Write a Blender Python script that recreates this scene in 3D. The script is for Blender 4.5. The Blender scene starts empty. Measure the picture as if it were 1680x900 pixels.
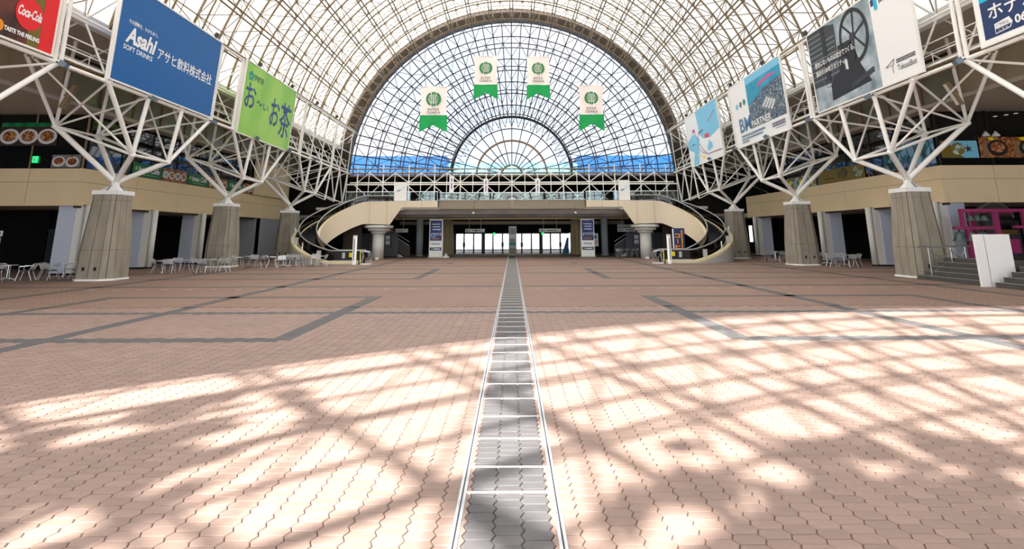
import bpy, math, random
from mathutils import Vector, Matrix
random.seed(7)
SC = bpy.context.scene
COL = SC.collection
R = math.radians
PI = math.pi

# ------------------------------------------------------------------ camera
cam_d = bpy.data.cameras.new('camera')
cam_d.sensor_width = 36.0
cam_d.lens = 36.0 * 900.0 / 1680.0
cam_d.shift_y = -257.0 / 1680.0
cam_d.clip_end = 600
cam = bpy.data.objects.new('camera', cam_d)
COL.objects.link(cam)
cam.matrix_world = (Matrix.Translation((0.035, 0, 2.0)) @ Matrix.Rotation(R(90 + 12.1), 4, 'X')
                    @ Matrix.Rotation(R(-0.2), 4, 'Z'))
SC.camera = cam

# ------------------------------------------------------------------ sky, sun, exposure
wd = bpy.data.worlds.new('sky')
SC.world = wd
wd.use_nodes = True
wn, wl = wd.node_tree.nodes, wd.node_tree.links
bg = wn['Background']
tc = wn.new('ShaderNodeTexCoord')
cn = wn.new('ShaderNodeTexNoise'); cn.inputs['Scale'].default_value = 3.2; cn.inputs['Detail'].default_value = 6
cr = wn.new('ShaderNodeValToRGB')
cr.color_ramp.elements[0].position = 0.40; cr.color_ramp.elements[0].color = (0.74, 0.86, 1.0, 1)
cr.color_ramp.elements[1].position = 0.58; cr.color_ramp.elements[1].color = (1.0, 1.0, 1.0, 1)
wl.new(tc.outputs['Generated'], cn.inputs['Vector'])
wl.new(cn.outputs['Fac'], cr.inputs['Fac'])
wl.new(cr.outputs['Color'], bg.inputs['Color'])
bg.inputs['Strength'].default_value = 2.4

sd = bpy.data.lights.new('sun', 'SUN')
sd.energy = 14.0
sd.angle = R(0.5)
sd.color = (1.0, 0.955, 0.89)
sun = bpy.data.objects.new('sun', sd)
COL.objects.link(sun)
sun.location = (-40, -60, 60)
sun.rotation_euler = Vector((0.53, 1.0, -1.0)).to_track_quat('-Z', 'Y').to_euler()

SC.view_settings.view_transform = 'Standard'
SC.view_settings.look = 'None'
SC.view_settings.exposure = 0.5
SC.view_settings.gamma = 1.0
SC.view_settings.use_curve_mapping = False
SC.cycles.max_bounces = 8
SC.cycles.diffuse_bounces = 4
SC.cycles.glossy_bounces = 3
SC.cycles.transparent_max_bounces = 12
SC.cycles.sample_clamp_indirect = 6.0

# ------------------------------------------------------------------ materials
MATS = {}
def mat(name, col, rough=0.6, metal=0.0, var=0.0, scale=3.0, bump=0.0, spec=0.5, emit=None, alpha=1.0, rnd=None, stretch=None):
    if name in MATS: return MATS[name]
    m = bpy.data.materials.new(name)
    m.use_nodes = True
    n, l = m.node_tree.nodes, m.node_tree.links
    b = n['Principled BSDF']
    c4 = (col[0], col[1], col[2], 1)
    b.inputs['Base Color'].default_value = c4
    b.inputs['Roughness'].default_value = rough
    b.inputs['Metallic'].default_value = metal
    b.inputs['Specular IOR Level'].default_value = spec
    if alpha < 1: b.inputs['Alpha'].default_value = alpha
    if emit:
        b.inputs['Emission Color'].default_value = c4
        b.inputs['Emission Strength'].default_value = emit
    src = None
    if var > 0 or bump > 0:
        t = n.new('ShaderNodeTexCoord')
        no = n.new('ShaderNodeTexNoise'); no.inputs['Scale'].default_value = scale; no.inputs['Detail'].default_value = 5
        if stretch:
            mp = n.new('ShaderNodeMapping'); mp.inputs['Scale'].default_value = stretch
            l.new(t.outputs['Object'], mp.inputs['Vector']); l.new(mp.outputs['Vector'], no.inputs['Vector'])
        else:
            l.new(t.outputs['Object'], no.inputs['Vector'])
        src = no.outputs['Fac']
        if bump > 0:
            bp = n.new('ShaderNodeBump'); bp.inputs['Strength'].default_value = bump; bp.inputs['Distance'].default_value = 0.02
            l.new(src, bp.inputs['Height']); l.new(bp.outputs['Normal'], b.inputs['Normal'])
    fac = None
    if var > 0:
        mr = n.new('ShaderNodeMapRange'); mr.inputs[1].default_value = 0.25; mr.inputs[2].default_value = 0.75
        mr.inputs[3].default_value = 1 - var; mr.inputs[4].default_value = 1 + var
        l.new(src, mr.inputs[0]); fac = mr.outputs[0]
    if rnd:
        if rnd[0] == 'object':
            oi = n.new('ShaderNodeObjectInfo'); ro = oi.outputs['Random']
        else:
            ge = n.new('ShaderNodeNewGeometry'); ro = ge.outputs['Random Per Island']
        m2 = n.new('ShaderNodeMapRange'); m2.inputs[3].default_value = 1 - rnd[1]; m2.inputs[4].default_value = 1 + rnd[1]
        l.new(ro, m2.inputs[0])
        if fac is not None:
            mu = n.new('ShaderNodeMath'); mu.operation = 'MULTIPLY'
            l.new(fac, mu.inputs[0]); l.new(m2.outputs[0], mu.inputs[1]); fac = mu.outputs[0]
        else: fac = m2.outputs[0]
    if fac is not None:
        vm = n.new('ShaderNodeVectorMath'); vm.operation = 'SCALE'
        vm.inputs[0].default_value = col[:3]
        l.new(fac, vm.inputs['Scale']); l.new(vm.outputs[0], b.inputs['Base Color'])
    MATS[name] = m
    return m

def glass(name, tint, refl=0.06, rough=0.02):
    m = bpy.data.materials.new(name); m.use_nodes = True
    n, l = m.node_tree.nodes, m.node_tree.links
    n.remove(n['Principled BSDF'])
    tr = n.new('ShaderNodeBsdfTransparent'); tr.inputs['Color'].default_value = (*tint, 1)
    gl = n.new('ShaderNodeBsdfGlossy'); gl.inputs['Roughness'].default_value = rough
    mx = n.new('ShaderNodeMixShader'); mx.inputs['Fac'].default_value = refl
    l.new(tr.outputs[0], mx.inputs[1]); l.new(gl.outputs[0], mx.inputs[2])
    l.new(mx.outputs[0], n['Material Output'].inputs['Surface'])
    MATS[name] = m
    return m

def membrane(name, trans, refl):
    m = bpy.data.materials.new(name); m.use_nodes = True
    n, l = m.node_tree.nodes, m.node_tree.links
    n.remove(n['Principled BSDF'])
    a = n.new('ShaderNodeBsdfTranslucent'); a.inputs['Color'].default_value = (*trans, 1)
    b = n.new('ShaderNodeBsdfDiffuse'); b.inputs['Color'].default_value = (*refl, 1)
    ad = n.new('ShaderNodeAddShader')
    l.new(a.outputs[0], ad.inputs[0]); l.new(b.outputs[0], ad.inputs[1])
    l.new(ad.outputs[0], n['Material Output'].inputs['Surface'])
    MATS[name] = m
    return m

def paving(name, c1, c2, cm, bw, rh, mort, var):
    m = bpy.data.materials.new(name); m.use_nodes = True
    n, l = m.node_tree.nodes, m.node_tree.links
    b = n['Principled BSDF']; b.inputs['Roughness'].default_value = 0.75
    t = n.new('ShaderNodeTexCoord')
    br = n.new('ShaderNodeTexBrick')
    br.inputs['Color1'].default_value = (*c1, 1); br.inputs['Color2'].default_value = (*c2, 1); br.inputs['Mortar'].default_value = (*cm, 1)
    br.inputs['Scale'].default_value = 1.0
    br.inputs['Brick Width'].default_value = bw; br.inputs['Row Height'].default_value = rh
    br.inputs['Mortar Size'].default_value = mort
    l.new(t.outputs['Object'], br.inputs['Vector'])
    no = n.new('ShaderNodeTexNoise'); no.inputs['Scale'].default_value = 0.35; no.inputs['Detail'].default_value = 4
    l.new(t.outputs['Object'], no.inputs['Vector'])
    mr = n.new('ShaderNodeMapRange'); mr.inputs[1].default_value = 0.3; mr.inputs[2].default_value = 0.7
    mr.inputs[3].default_value = 1 - var; mr.inputs[4].default_value = 1 + var
    l.new(no.outputs['Fac'], mr.inputs[0])
    vm = n.new('ShaderNodeVectorMath'); vm.operation = 'SCALE'
    l.new(br.outputs['Color'], vm.inputs[0]); l.new(mr.outputs[0], vm.inputs['Scale'])
    l.new(vm.outputs[0], b.inputs['Base Color'])
    MATS[name] = m
    return m

def ramp_tex(name, kind, stops, scale=1.0, rough=0.5, stretch=(1, 1, 1)):
    """flat print: a procedural picture made of a texture through a colour ramp"""
    m = bpy.data.materials.new(name); m.use_nodes = True
    n, l = m.node_tree.nodes, m.node_tree.links
    b = n['Principled BSDF']; b.inputs['Roughness'].default_value = rough
    t = n.new('ShaderNodeTexCoord')
    mp = n.new('ShaderNodeMapping'); mp.inputs['Scale'].default_value = stretch
    l.new(t.outputs['Object'], mp.inputs['Vector'])
    if kind == 'noise':
        x = n.new('ShaderNodeTexNoise'); x.inputs['Detail'].default_value = 6; o = x.outputs['Fac']
    elif kind == 'voronoi':
        x = n.new('ShaderNodeTexVoronoi'); o = x.outputs['Color']
    else:
        x = n.new('ShaderNodeTexWave'); o = x.outputs['Fac']; x.inputs['Distortion'].default_value = 1.5
    x.inputs['Scale'].default_value = scale
    l.new(mp.outputs['Vector'], x.inputs['Vector'])
    r = n.new('ShaderNodeValToRGB')
    while len(r.color_ramp.elements) < len(stops): r.color_ramp.elements.new(0.5)
    for e, (p, c) in zip(r.color_ramp.elements, stops): e.position = p; e.color = (*c, 1)
    l.new(o, r.inputs['Fac']); l.new(r.outputs['Color'], b.inputs['Base Color'])
    MATS[name] = m
    return m

def srgb(r, g, b):
    f = lambda v: ((v / 255 + 0.055) / 1.055) ** 2.4 if v > 10 else v / 255 / 12.92
    return (f(r), f(g), f(b))

M = MATS
mat('white_steel', srgb(248, 246, 241), 0.45, var=0.05, scale=0.6)
mat('cream_steel', srgb(136, 118, 90), 0.5, var=0.08, scale=0.5)
mat('grey_steel', srgb(74, 74, 84), 0.5, var=0.06, scale=0.6)
mat('dark_steel', srgb(40, 40, 48), 0.5, var=0.1, scale=1.0)
mat('orange_steel', srgb(140, 112, 88), 0.5)
mat('chrome', srgb(205, 208, 212), 0.22, 0.9)
mat('aluminium', srgb(220, 222, 226), 0.3, 0.6)
mat('handrail_metal', srgb(170, 172, 176), 0.3, 0.4)
mat('concrete', srgb(150, 142, 128), 0.85, var=0.2, scale=1.6, bump=0.25, stretch=(1.6, 1.6, 0.5))
mat('concrete_dark', srgb(70, 64, 54), 0.9, var=0.1)
mat('concrete_panel', srgb(168, 154, 132), 0.85, var=0.18, scale=1.0, stretch=(1, 1, 0.3))
mat('cream_wall', srgb(236, 214, 174), 0.7, var=0.04, scale=0.7)
mat('cream_panel', srgb(232, 216, 190), 0.55, var=0.03, scale=0.5)
mat('cream_rim', srgb(236, 222, 180), 0.45)
mat('joint', srgb(120, 106, 84), 0.8)
mat('soffit', srgb(186, 178, 166), 0.8, var=0.05)
mat('clad_blue', srgb(206, 214, 232), 0.4, var=0.03, scale=0.7)
mat('clad_white', srgb(236, 234, 228), 0.4)
mat('grey_wall', srgb(158, 160, 168), 0.6, var=0.04)
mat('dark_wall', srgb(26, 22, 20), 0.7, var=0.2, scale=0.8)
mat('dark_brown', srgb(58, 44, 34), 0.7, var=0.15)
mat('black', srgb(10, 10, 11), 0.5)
mat('shade_black', srgb(20, 19, 19), 0.85, spec=0.15)  # near-black stands in for deep shade in recesses and concourse
mat('dark_glass', srgb(12, 16, 18), 0.03, spec=0.9)
mat('olive_glass', srgb(128, 128, 112), 0.25, var=0.15, scale=0.6)
mat('rubber', srgb(18, 18, 20), 0.5)
mat('esc_step', srgb(42, 42, 44), 0.45, 0.4)
mat('grey_paint', srgb(190, 190, 186), 0.5, var=0.03)
mat('column_grey', srgb(190, 198, 204), 0.45, var=0.05, stretch=(1, 1, 0.2))
mat('column_light', srgb(206, 206, 202), 0.4, var=0.03)
mat('tile_beam', srgb(150, 140, 120), 0.7, var=0.06)
mat('cream_beam', srgb(230, 210, 150), 0.6)
mat('steel_beam', srgb(160, 156, 150), 0.6, var=0.2, scale=0.6)
mat('white_plate', srgb(245, 244, 242), 0.4)
mat('lamp_body', srgb(70, 66, 60), 0.4, 0.3)
mat('lamp_glass', srgb(112, 134, 154), 0.15, 0.2)
mat('magenta', srgb(142, 40, 90), 0.45, var=0.06, scale=2)
mat('bronze', srgb(86, 104, 102), 0.5, 0.5, var=0.15, scale=4)
mat('brass', srgb(180, 140, 60), 0.35, 0.8)
mat('step_dark', srgb(78, 74, 72), 0.8, var=0.12, scale=2)
mat('white_panel', srgb(248, 246, 244), 0.35)
mat('grating', srgb(160, 150, 130), 0.7, 0.2)
mat('banner_back', srgb(240, 240, 240), 0.5)
mat('blue_print', srgb(0, 96, 168), 0.45)
mat('navy_print', srgb(20, 52, 104), 0.45)
mat('cyan_print', srgb(20, 190, 226), 0.45)
mat('white_print', srgb(252, 252, 252), 0.5)
mat('black_print', srgb(24, 24, 26), 0.5)
mat('grey_print', srgb(120, 124, 128), 0.5)
mat('dgrey_print', srgb(52, 56, 60), 0.5)
mat('red_print', srgb(236, 22, 30), 0.45)
mat('orange_print', srgb(240, 150, 30), 0.45)
mat('yellow_print', srgb(246, 226, 20), 0.45)
mat('green_print', srgb(0, 140, 72), 0.5)
mat('flag_green', srgb(0, 160, 80), 0.7)
mat('flag_white', srgb(250, 238, 232), 0.7)
mat('logo_green', srgb(0, 128, 62), 0.6)
mat('cafe_green', srgb(0, 104, 72), 0.45)
mat('teal_print', srgb(0, 150, 128), 0.5)
mat('ink_blue', srgb(44, 76, 128), 0.5)
mat('pink_print', srgb(206, 96, 150), 0.5)
mat('purple_print', srgb(150, 80, 170), 0.5)
mat('lightblue_print', srgb(130, 206, 240), 0.5)
mat('steel_blue_print', srgb(88, 128, 164), 0.5)
mat('maroon_print', srgb(120, 24, 44), 0.5)
mat('plate_white', srgb(226, 228, 232), 0.4)
mat('exit_green', srgb(20, 200, 110), 0.4, emit=1.2)
mat('screen_blue', srgb(20, 150, 240), 0.4, emit=1.2)
mat('downlight', srgb(255, 250, 240), 0.4, emit=4.0)
mat('lime_print', srgb(140, 200, 70), 0.5)
mat('olive_print', srgb(120, 104, 30), 0.5)
mat('far_blue', srgb(24, 96, 168), 0.6, var=0.06, scale=0.05)
mat('outside_ground', srgb(205, 203, 200), 0.8)
mat('leaf_green', srgb(70, 104, 50), 0.6)
mat('rail_metal', srgb(206, 208, 212), 0.35, 0.3, var=0.12, scale=6)
mat('joint_white', srgb(226, 222, 216), 0.7, var=0.08, scale=8)
mat('slat_grey', srgb(96, 98, 102), 0.4, 0.3)
mat('chalk', srgb(186, 164, 150), 0.9)
mat('warm_concrete', srgb(196, 176, 136), 0.8, var=0.12, scale=1.2, stretch=(1, 1, 0.3))
mat('stair_side', srgb(74, 70, 68), 0.6)
mat('notice_panel', srgb(84, 86, 92), 0.5)
mat('mortar_bed', srgb(120, 96, 84), 0.9, var=0.15, scale=3)
PAV = srgb(150, 126, 116); PDK = srgb(92, 89, 91)
mat('paver_red', PAV, 0.72, var=0.06, scale=9, bump=0.15, rnd=('object', 0.10))
mat('paver_grey', PDK, 0.72, var=0.06, scale=9, bump=0.15, rnd=('object', 0.10))
mat('field_red', PAV, 0.72, var=0.06, scale=0.5, rnd=('island', 0.10))
mat('field_grey', PDK, 0.72, var=0.05, scale=0.5, rnd=('island', 0.08))
paving('far_red', srgb(140, 113, 99), srgb(150, 122, 108), srgb(108, 85, 75), 0.2025, 0.126, 0.006, 0.07)
paving('far_grey', srgb(94, 88, 86), srgb(102, 96, 94), srgb(80, 72, 70), 0.2025, 0.126, 0.006, 0.05)
glass('facade_glass', (0.44, 0.46, 0.48), 0.05)
glass('clear_glass', (0.95, 0.97, 0.97), 0.03)
glass('rail_glass', (0.62, 0.78, 0.76), 0.14)
glass('door_glass', (0.6, 0.61, 0.62), 0.05)
glass('smoke_glass', (0.16, 0.15, 0.13), 0.07)
membrane('roof_sheet', (0.315, 0.31, 0.295), (0.42, 0.41, 0.39))
ramp_tex('city_print', 'voronoi', [(0.0, srgb(30, 44, 60)), (0.45, srgb(70, 92, 112)), (0.75, srgb(130, 146, 156)), (1.0, srgb(206, 204, 196))], 9.0)
ramp_tex('sea_print', 'noise', [(0.3, srgb(0, 120, 170)), (0.7, srgb(40, 180, 210))], 0.6)
ramp_tex('machine_print', 'noise', [(0.3, srgb(110, 132, 144)), (0.7, srgb(196, 208, 214))], 1.2)
ramp_tex('cola_print', 'noise', [(0.3, srgb(40, 22, 20)), (0.55, srgb(110, 52, 34)), (0.75, srgb(60, 40, 36))], 0.7)
ramp_tex('lime_banner', 'noise', [(0.3, srgb(120, 196, 80)), (0.5, srgb(158, 214, 84)), (0.72, srgb(186, 226, 110))], 0.35, stretch=(1, 1, 0.25))
ramp_tex('food_brown', 'voronoi', [(0.0, srgb(70, 30, 18)), (0.5, srgb(140, 76, 40)), (0.8, srgb(196, 140, 76)), (1, srgb(220, 190, 140))], 9)
ramp_tex('food_red', 'voronoi', [(0.0, srgb(90, 26, 22)), (0.5, srgb(160, 80, 50)), (0.85, srgb(210, 176, 120)), (1, srgb(90, 130, 60))], 9)
ramp_tex('leaf_print', 'voronoi', [(0.0, srgb(60, 70, 30)), (0.4, srgb(140, 120, 50)), (0.7, srgb(150, 190, 190)), (1, srgb(220, 230, 230))], 4)
ramp_tex('mosaic_print', 'voronoi', [(0.0, srgb(14, 26, 34)), (0.35, srgb(40, 110, 130)), (0.6, srgb(120, 190, 220)), (0.85, srgb(130, 110, 190)), (1, srgb(220, 236, 240))], 2.2)
ramp_tex('poster_navy', 'noise', [(0.3, srgb(16, 30, 86)), (0.6, srgb(36, 70, 150)), (0.75, srgb(120, 170, 220))], 1.5)

# ------------------------------------------------------------------ object helpers
W = {}
def world_of(o): return W.get(o.name, Matrix.Identity(4))
def props(o, label=None, cat=None, group=None, kind=None):
    if label: o['label'] = label
    if cat: o['category'] = cat
    if group: o['group'] = group
    if kind: o['kind'] = kind
    return o
def thing(name, label=None, cat=None, loc=(0, 0, 0), rotz=0.0, group=None, kind=None):
    o = bpy.data.objects.new(name, None)
    COL.objects.link(o)
    o.empty_display_size = 0.2
    o.location = loc; o.rotation_euler = (0, 0, rotz)
    W[o.name] = Matrix.Translation(loc) @ Matrix.Rotation(rotz, 4, 'Z')
    return props(o, label, cat, group, kind)
def link_mesh(name, me, parent=None, local=False):
    o = bpy.data.objects.new(name, me)
    COL.objects.link(o)
    if parent is not None:
        o.parent = parent
        if local: W[o.name] = world_of(parent)
        else:
            o.matrix_parent_inverse = world_of(parent).inverted()
            W[o.name] = Matrix.Identity(4)
    else: W[o.name] = Matrix.Identity(4)
    return o
def copy_thing(src, loc, rotz, label, group=None):
    c = src.copy(); COL.objects.link(c)
    c.location = loc; c.rotation_euler = (0, 0, rotz); c['label'] = label
    if group: c['group'] = group
    W[c.name] = Matrix.Translation(loc) @ Matrix.Rotation(rotz, 4, 'Z')
    for ch in src.children:
        d = ch.copy(); COL.objects.link(d); d.parent = c
        for g in ch.children:
            e = g.copy(); COL.objects.link(e); e.parent = d
    return c

class MB:
    def __init__(s): s.v = []; s.f = []; s.mi = []
    def add(s, vs, fs, mi=0):
        b = len(s.v); s.v += [tuple(p) for p in vs]; s.f += [tuple(i + b for i in f) for f in fs]; s.mi += [mi] * len(fs); return s
    def box(s, c, d, rz=0.0, mi=0):
        x, y, z = (k / 2 for k in d); ca, sa = math.cos(rz), math.sin(rz)
        vs = []
        for a in (-1, 1):
            for b in (-1, 1):
                for e in (-1, 1):
                    px, py = a * x, b * y
                    vs.append((c[0] + px * ca - py * sa, c[1] + px * sa + py * ca, c[2] + e * z))
        return s.add(vs, [(0, 1, 3, 2), (4, 6, 7, 5), (0, 4, 5, 1), (2, 3, 7, 6), (0, 2, 6, 4), (1, 5, 7, 3)], mi)
    def bb(s, x0, x1, y0, y1, z0, z1, mi=0):
        return s.box(((x0 + x1) / 2, (y0 + y1) / 2, (z0 + z1) / 2), (abs(x1 - x0), abs(y1 - y0), abs(z1 - z0)), 0, mi)
    def tube(s, p, q, r, n=6, caps=False, r2=None, mi=0):
        p, q = Vector(p), Vector(q); d = q - p
        if d.length < 1e-6: return s
        d.normalize()
        up = Vector((0, 0, 1)) if abs(d.z) < 0.95 else Vector((0, 1, 0))
        a = d.cross(up).normalized(); b = d.cross(a)
        r2 = r if r2 is None else r2
        vs = []
        for i in range(n):
            t = 2 * PI * (i + 0.5) / n; o = a * math.cos(t) + b * math.sin(t)
            vs.append(p + o * r); vs.append(q + o * r2)
        fs = [(2 * i, 2 * ((i + 1) % n), 2 * ((i + 1) % n) + 1, 2 * i + 1) for i in range(n)]
        if caps: fs += [tuple(2 * i for i in range(n))[::-1], tuple(2 * i + 1 for i in range(n))]
        return s.add(vs, fs, mi)
    def path(s, pts, r, n=6, mi=0):
        """one continuous tube along a poly-line"""
        pts = [Vector(p) for p in pts]; vs = []; m = len(pts)
        for k, p in enumerate(pts):
            d = (pts[min(k + 1, m - 1)] - pts[max(k - 1, 0)]).normalized()
            up = Vector((0, 0, 1)) if abs(d.z) < 0.95 else Vector((0, 1, 0))
            a = d.cross(up).normalized(); b = d.cross(a)
            for i in range(n):
                t = 2 * PI * (i + 0.5) / n; vs.append(p + (a * math.cos(t) + b * math.sin(t)) * r)
        fs = []
        for k in range(m - 1):
            for i in range(n):
                j = (i + 1) % n; fs.append((k * n + i, k * n + j, (k + 1) * n + j, (k + 1) * n + i))
        fs += [tuple(range(n))[::-1], tuple((m - 1) * n + i for i in range(n))]
        return s.add(vs, fs, mi)
    def lathe(s, c, prof, n=16, mi=0, sx=1.0):
        vs = []; fs = []; m = len(prof)
        for r, z in prof:
            for i in range(n):
                t = 2 * PI * i / n; vs.append((c[0] + r * math.cos(t) * sx, c[1] + r * math.sin(t), c[2] + z))
        for k in range(m - 1):
            for i in range(n):
                j = (i + 1) % n; fs.append((k * n + i, k * n + j, (k + 1) * n + j, (k + 1) * n + i))
        fs += [tuple(range(n))[::-1], tuple((m - 1) * n + i for i in range(n))]
        return s.add(vs, fs, mi)
    def prism(s, poly, fr, z0, z1, mi=0):
        """2-d polygon (counter-clockwise) in frame fr, from depth z0 to z1"""
        n = len(poly)
        vs = [fr @ Vector((x, y, z0)) for x, y in poly] + [fr @ Vector((x, y, z1)) for x, y in poly]
        fs = [tuple(range(n))[::-1], tuple(range(n, 2 * n))] + [(i, (i + 1) % n, n + (i + 1) % n, n + i) for i in range(n)]
        return s.add(vs, fs, mi)
    def strip(s, a, b, mi=0):
        n = len(a)
        return s.add(list(a) + list(b), [(i, i + 1, n + i + 1, n + i) for i in range(n - 1)], mi)
    def build(s, name, m, parent=None, local=False, smooth=False, label=None, cat=None, group=None, kind=None):
        me = bpy.data.meshes.new(name)
        me.from_pydata(s.v, [], s.f)
        ms = m if isinstance(m, (list, tuple)) else [m]
        for k in ms: me.materials.append(M[k])
        if len(ms) > 1: me.polygons.foreach_set('material_index', s.mi)
        if smooth: me.polygons.foreach_set('use_smooth', [True] * len(me.polygons))
        me.update()
        return props(link_mesh(name, me, parent, local), label, cat, group, kind)

def frame(o, u, v):
    u = Vector(u).normalized(); v = Vector(v).normalized(); n = u.cross(v).normalized()
    return Matrix(((u.x, v.x, n.x, o[0]), (u.y, v.y, n.y, o[1]), (u.z, v.z, n.z, o[2]), (0, 0, 0, 1)))
def circ(cx, cy, r, n=28, ry=None, a0=0, a1=2 * PI):
    full = abs(a1 - a0 - 2 * PI) < 1e-6
    k = n if full else n + 1
    return [(cx + r * math.cos(a0 + (a1 - a0) * i / n), cy + (ry or r) * math.sin(a0 + (a1 - a0) * i / n)) for i in range(k)]

TEXTS = []
class Panel:
    """print on a flat board: pieces lie in the board's own plane, each layer a few millimetres proud"""
    def __init__(s, fr, root): s.fr = fr; s.root = root
    def rect(s, name, m, x0, y0, x1, y1, z=1): return s.poly(name, m, [(x0, y0), (x1, y0), (x1, y1), (x0, y1)], z)
    def poly(s, name, m, pts, z=1, parent=None):
        area = sum(pts[i][0] * pts[(i + 1) % len(pts)][1] - pts[(i + 1) % len(pts)][0] * pts[i][1] for i in range(len(pts)))
        if area < 0: pts = pts[::-1]
        b = MB(); b.prism(pts, s.fr, 0.008 * (z - 1), 0.008 * z); return b.build(name, m, parent or s.root)
    def disc(s, name, m, cx, cy, r, z=1, ry=None, n=28): return s.poly(name, m, circ(cx, cy, r, n, ry), z)
    def strokes(s, name, m, segs, w, z=1):
        b = MB()
        for sg in segs:
            for (xa, ya), (xb, yb) in zip(sg[:-1], sg[1:]):
                d = Vector((xb - xa, yb - ya)); d.normalize(); q = Vector((-d.y, d.x)) * w / 2; e = d * w * 0.35
                b.prism([(xa - e.x + q.x, ya - e.y + q.y), (xa - e.x - q.x, ya - e.y - q.y), (xb + e.x - q.x, yb + e.y - q.y), (xb + e.x + q.x, yb + e.y + q.y)], s.fr, 0.008 * (z - 1), 0.008 * z)
        return b.build(name, m, s.root)
    def text(s, name, body, m, x0, y0, x1, y1, z=1, shear=0.0, bold=0.0, skew=0.0, spacing=1.0):
        TEXTS.append((name, body, m, s.fr, s.root, (x0, y0, x1, y1), z, shear, bold, skew, spacing))

def finish_texts():
    objs = []
    for t in TEXTS:
        cu = bpy.data.curves.new('lettering_curve', 'FONT')
        cu.body = t[1]; cu.size = 1.0; cu.shear = t[7]; cu.offset = t[8]; cu.resolution_u = 3; cu.space_character = t[10]
        o = bpy.data.objects.new('lettering_curve', cu); COL.objects.link(o); objs.append(o)
    dg = bpy.context.evaluated_depsgraph_get()
    out = []
    for o, t in zip(objs, TEXTS):
        me = bpy.data.meshes.new_from_object(o.evaluated_get(dg))
        out.append(me)
    for o in objs:
        cu = o.data; bpy.data.objects.remove(o); bpy.data.curves.remove(cu)
    for me, t in zip(out, TEXTS):
        name, body, m, fr, root, (x0, y0, x1, y1), z, _, _, skew, _ = t
        if not len(me.vertices): continue
        xs = [v.co.x for v in me.vertices]; ys = [v.co.y for v in me.vertices]
        ax, bx, ay, by = min(xs), max(xs), min(ys), max(ys)
        for v in me.vertices:
            u = (v.co.x - ax) / max(bx - ax, 1e-6); w = (v.co.y - ay) / max(by - ay, 1e-6)
            v.co = fr @ Vector((x0 + u * (x1 - x0), y0 + w * (y1 - y0) + skew * u, 0.008 * z))
        me.materials.clear(); me.materials.append(M[m])
        me.name = name
        link_mesh(name, me, root)

# ================================================================== geometry constants
MOD = 2.7375                   # space-frame module
PIER_Y = [27.2, 38.15, 49.1]
CZ = 8.4                       # axis height of the vault
RI, RO = 17.7, 19.35           # inner and outer layer of the vault
YF, YB = 60.0, -10.0           # front and rear glazed ends
def on(r, a, y): return Vector((r * math.cos(R(a)), y, CZ + r * math.sin(R(a))))
# ================================================================== floor
CW, RH = 0.2025, 0.126         # paver column width and row height
TOOTH = 0.028
STRIP = 0.366                  # half width of the centre strip
SEG = 0.693
BAND = 0.2
full_t = [15.37 + 7.74 * k for k in range(0, 6)]
part_t = [11.5, 19.2, 27.1, 34.8, 42.5]
def dark(x, y):
    ax = abs(x)
    if ax < STRIP - 0.06: return True
    if ax < STRIP + 0.03: return False
    for t in full_t:
        if abs(y - t) < BAND and ax < 24: return True
    for t in part_t:
        if abs(y - t) < BAND and 4.5 <= ax < 24 and not (t == 19.2 and ax > 13.4): return True
    if abs(ax - 4.55) < BAND and (11.4 < y < 19.3 or 27 < y < 34.9 or 41 < y < 45.5): return True
    if abs(ax - 9.3) < BAND and y > 9.5: return True
    if abs(ax - 13.4) < BAND and 9.5 < y < 19.3: return True
    if abs(ax - 16.8) < BAND: return True
    return False
floor = thing('floor', 'brown interlocking brick floor with grey bands and grey centre strip', kind='structure')
Y_NEAR = 2.5; Y_GEO = 16.6
MB().bb(-40, 40, -12, Y_GEO, -0.3, -0.014).build('mortar_bed', 'mortar_bed', floor)
MB().bb(-40, 40, Y_GEO, 64, -0.3, 0).build('far_paving', 'far_red', floor)
# dark inlaid bands beyond the hand-laid field
def inlay(x0, x1, y0, y1):
    MB().bb(x0, x1, y0, y1, -0.05, 0.004).build('dark_band', 'far_grey', floor)
for t in full_t[1:]:
    inlay(-24, -STRIP - 0.02, t - BAND, t + BAND); inlay(STRIP + 0.02, 24, t - BAND, t + BAND)
for t in part_t[1:]:
    e = 13.6 if t == 19.2 else 24
    inlay(-e, -4.35, t - BAND, t + BAND); inlay(4.35, e, t - BAND, t + BAND)
for s in (-1, 1):
    inlay(min(s * 4.35, s * 4.75), max(s * 4.35, s * 4.75), Y_GEO, 19.0)
    inlay(min(s * 4.35, s * 4.75), max(s * 4.35, s * 4.75), 27.3, 34.6)
    inlay(min(s * 4.35, s * 4.75), max(s * 4.35, s * 4.75), 41, 42.3)
    for x, ya, yb in ((9.3, Y_GEO, 52), (13.4, Y_GEO, 19.0), (16.8, Y_GEO, 40)):
        inlay(min(s * (x - BAND), s * (x + BAND)), max(s * (x - BAND), s * (x + BAND)), ya, yb)
MB().bb(-STRIP + 0.05, STRIP - 0.05, Y_GEO, 57, -0.05, 0.004).build('strip_paving', 'far_grey', floor)
for s in (-1, 1):
    b = MB(); b.bb(s * STRIP - 0.028, s * STRIP + 0.028, -10, 57, -0.05, 0.006)
    b.build('strip_rail', 'rail_metal', floor)
    b = MB(); b.bb(s * STRIP - 0.006, s * STRIP + 0.006, -10, 57, -0.02, 0.0075)
    b.build('rail_slot', 'dark_steel', floor)
ty = 4.0
k = 0
while ty < 50:
    dy = {1: 0.20}.get(k, 0.0)
    th = 0.011 if ty < 15 else 0.02
    MB().bb(-STRIP + 0.03, STRIP - 0.03, ty + dy - th, ty + dy + th, -0.05, 0.007).build('cross_joint', 'joint_white', floor)
    ty += SEG; k += 1
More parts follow.
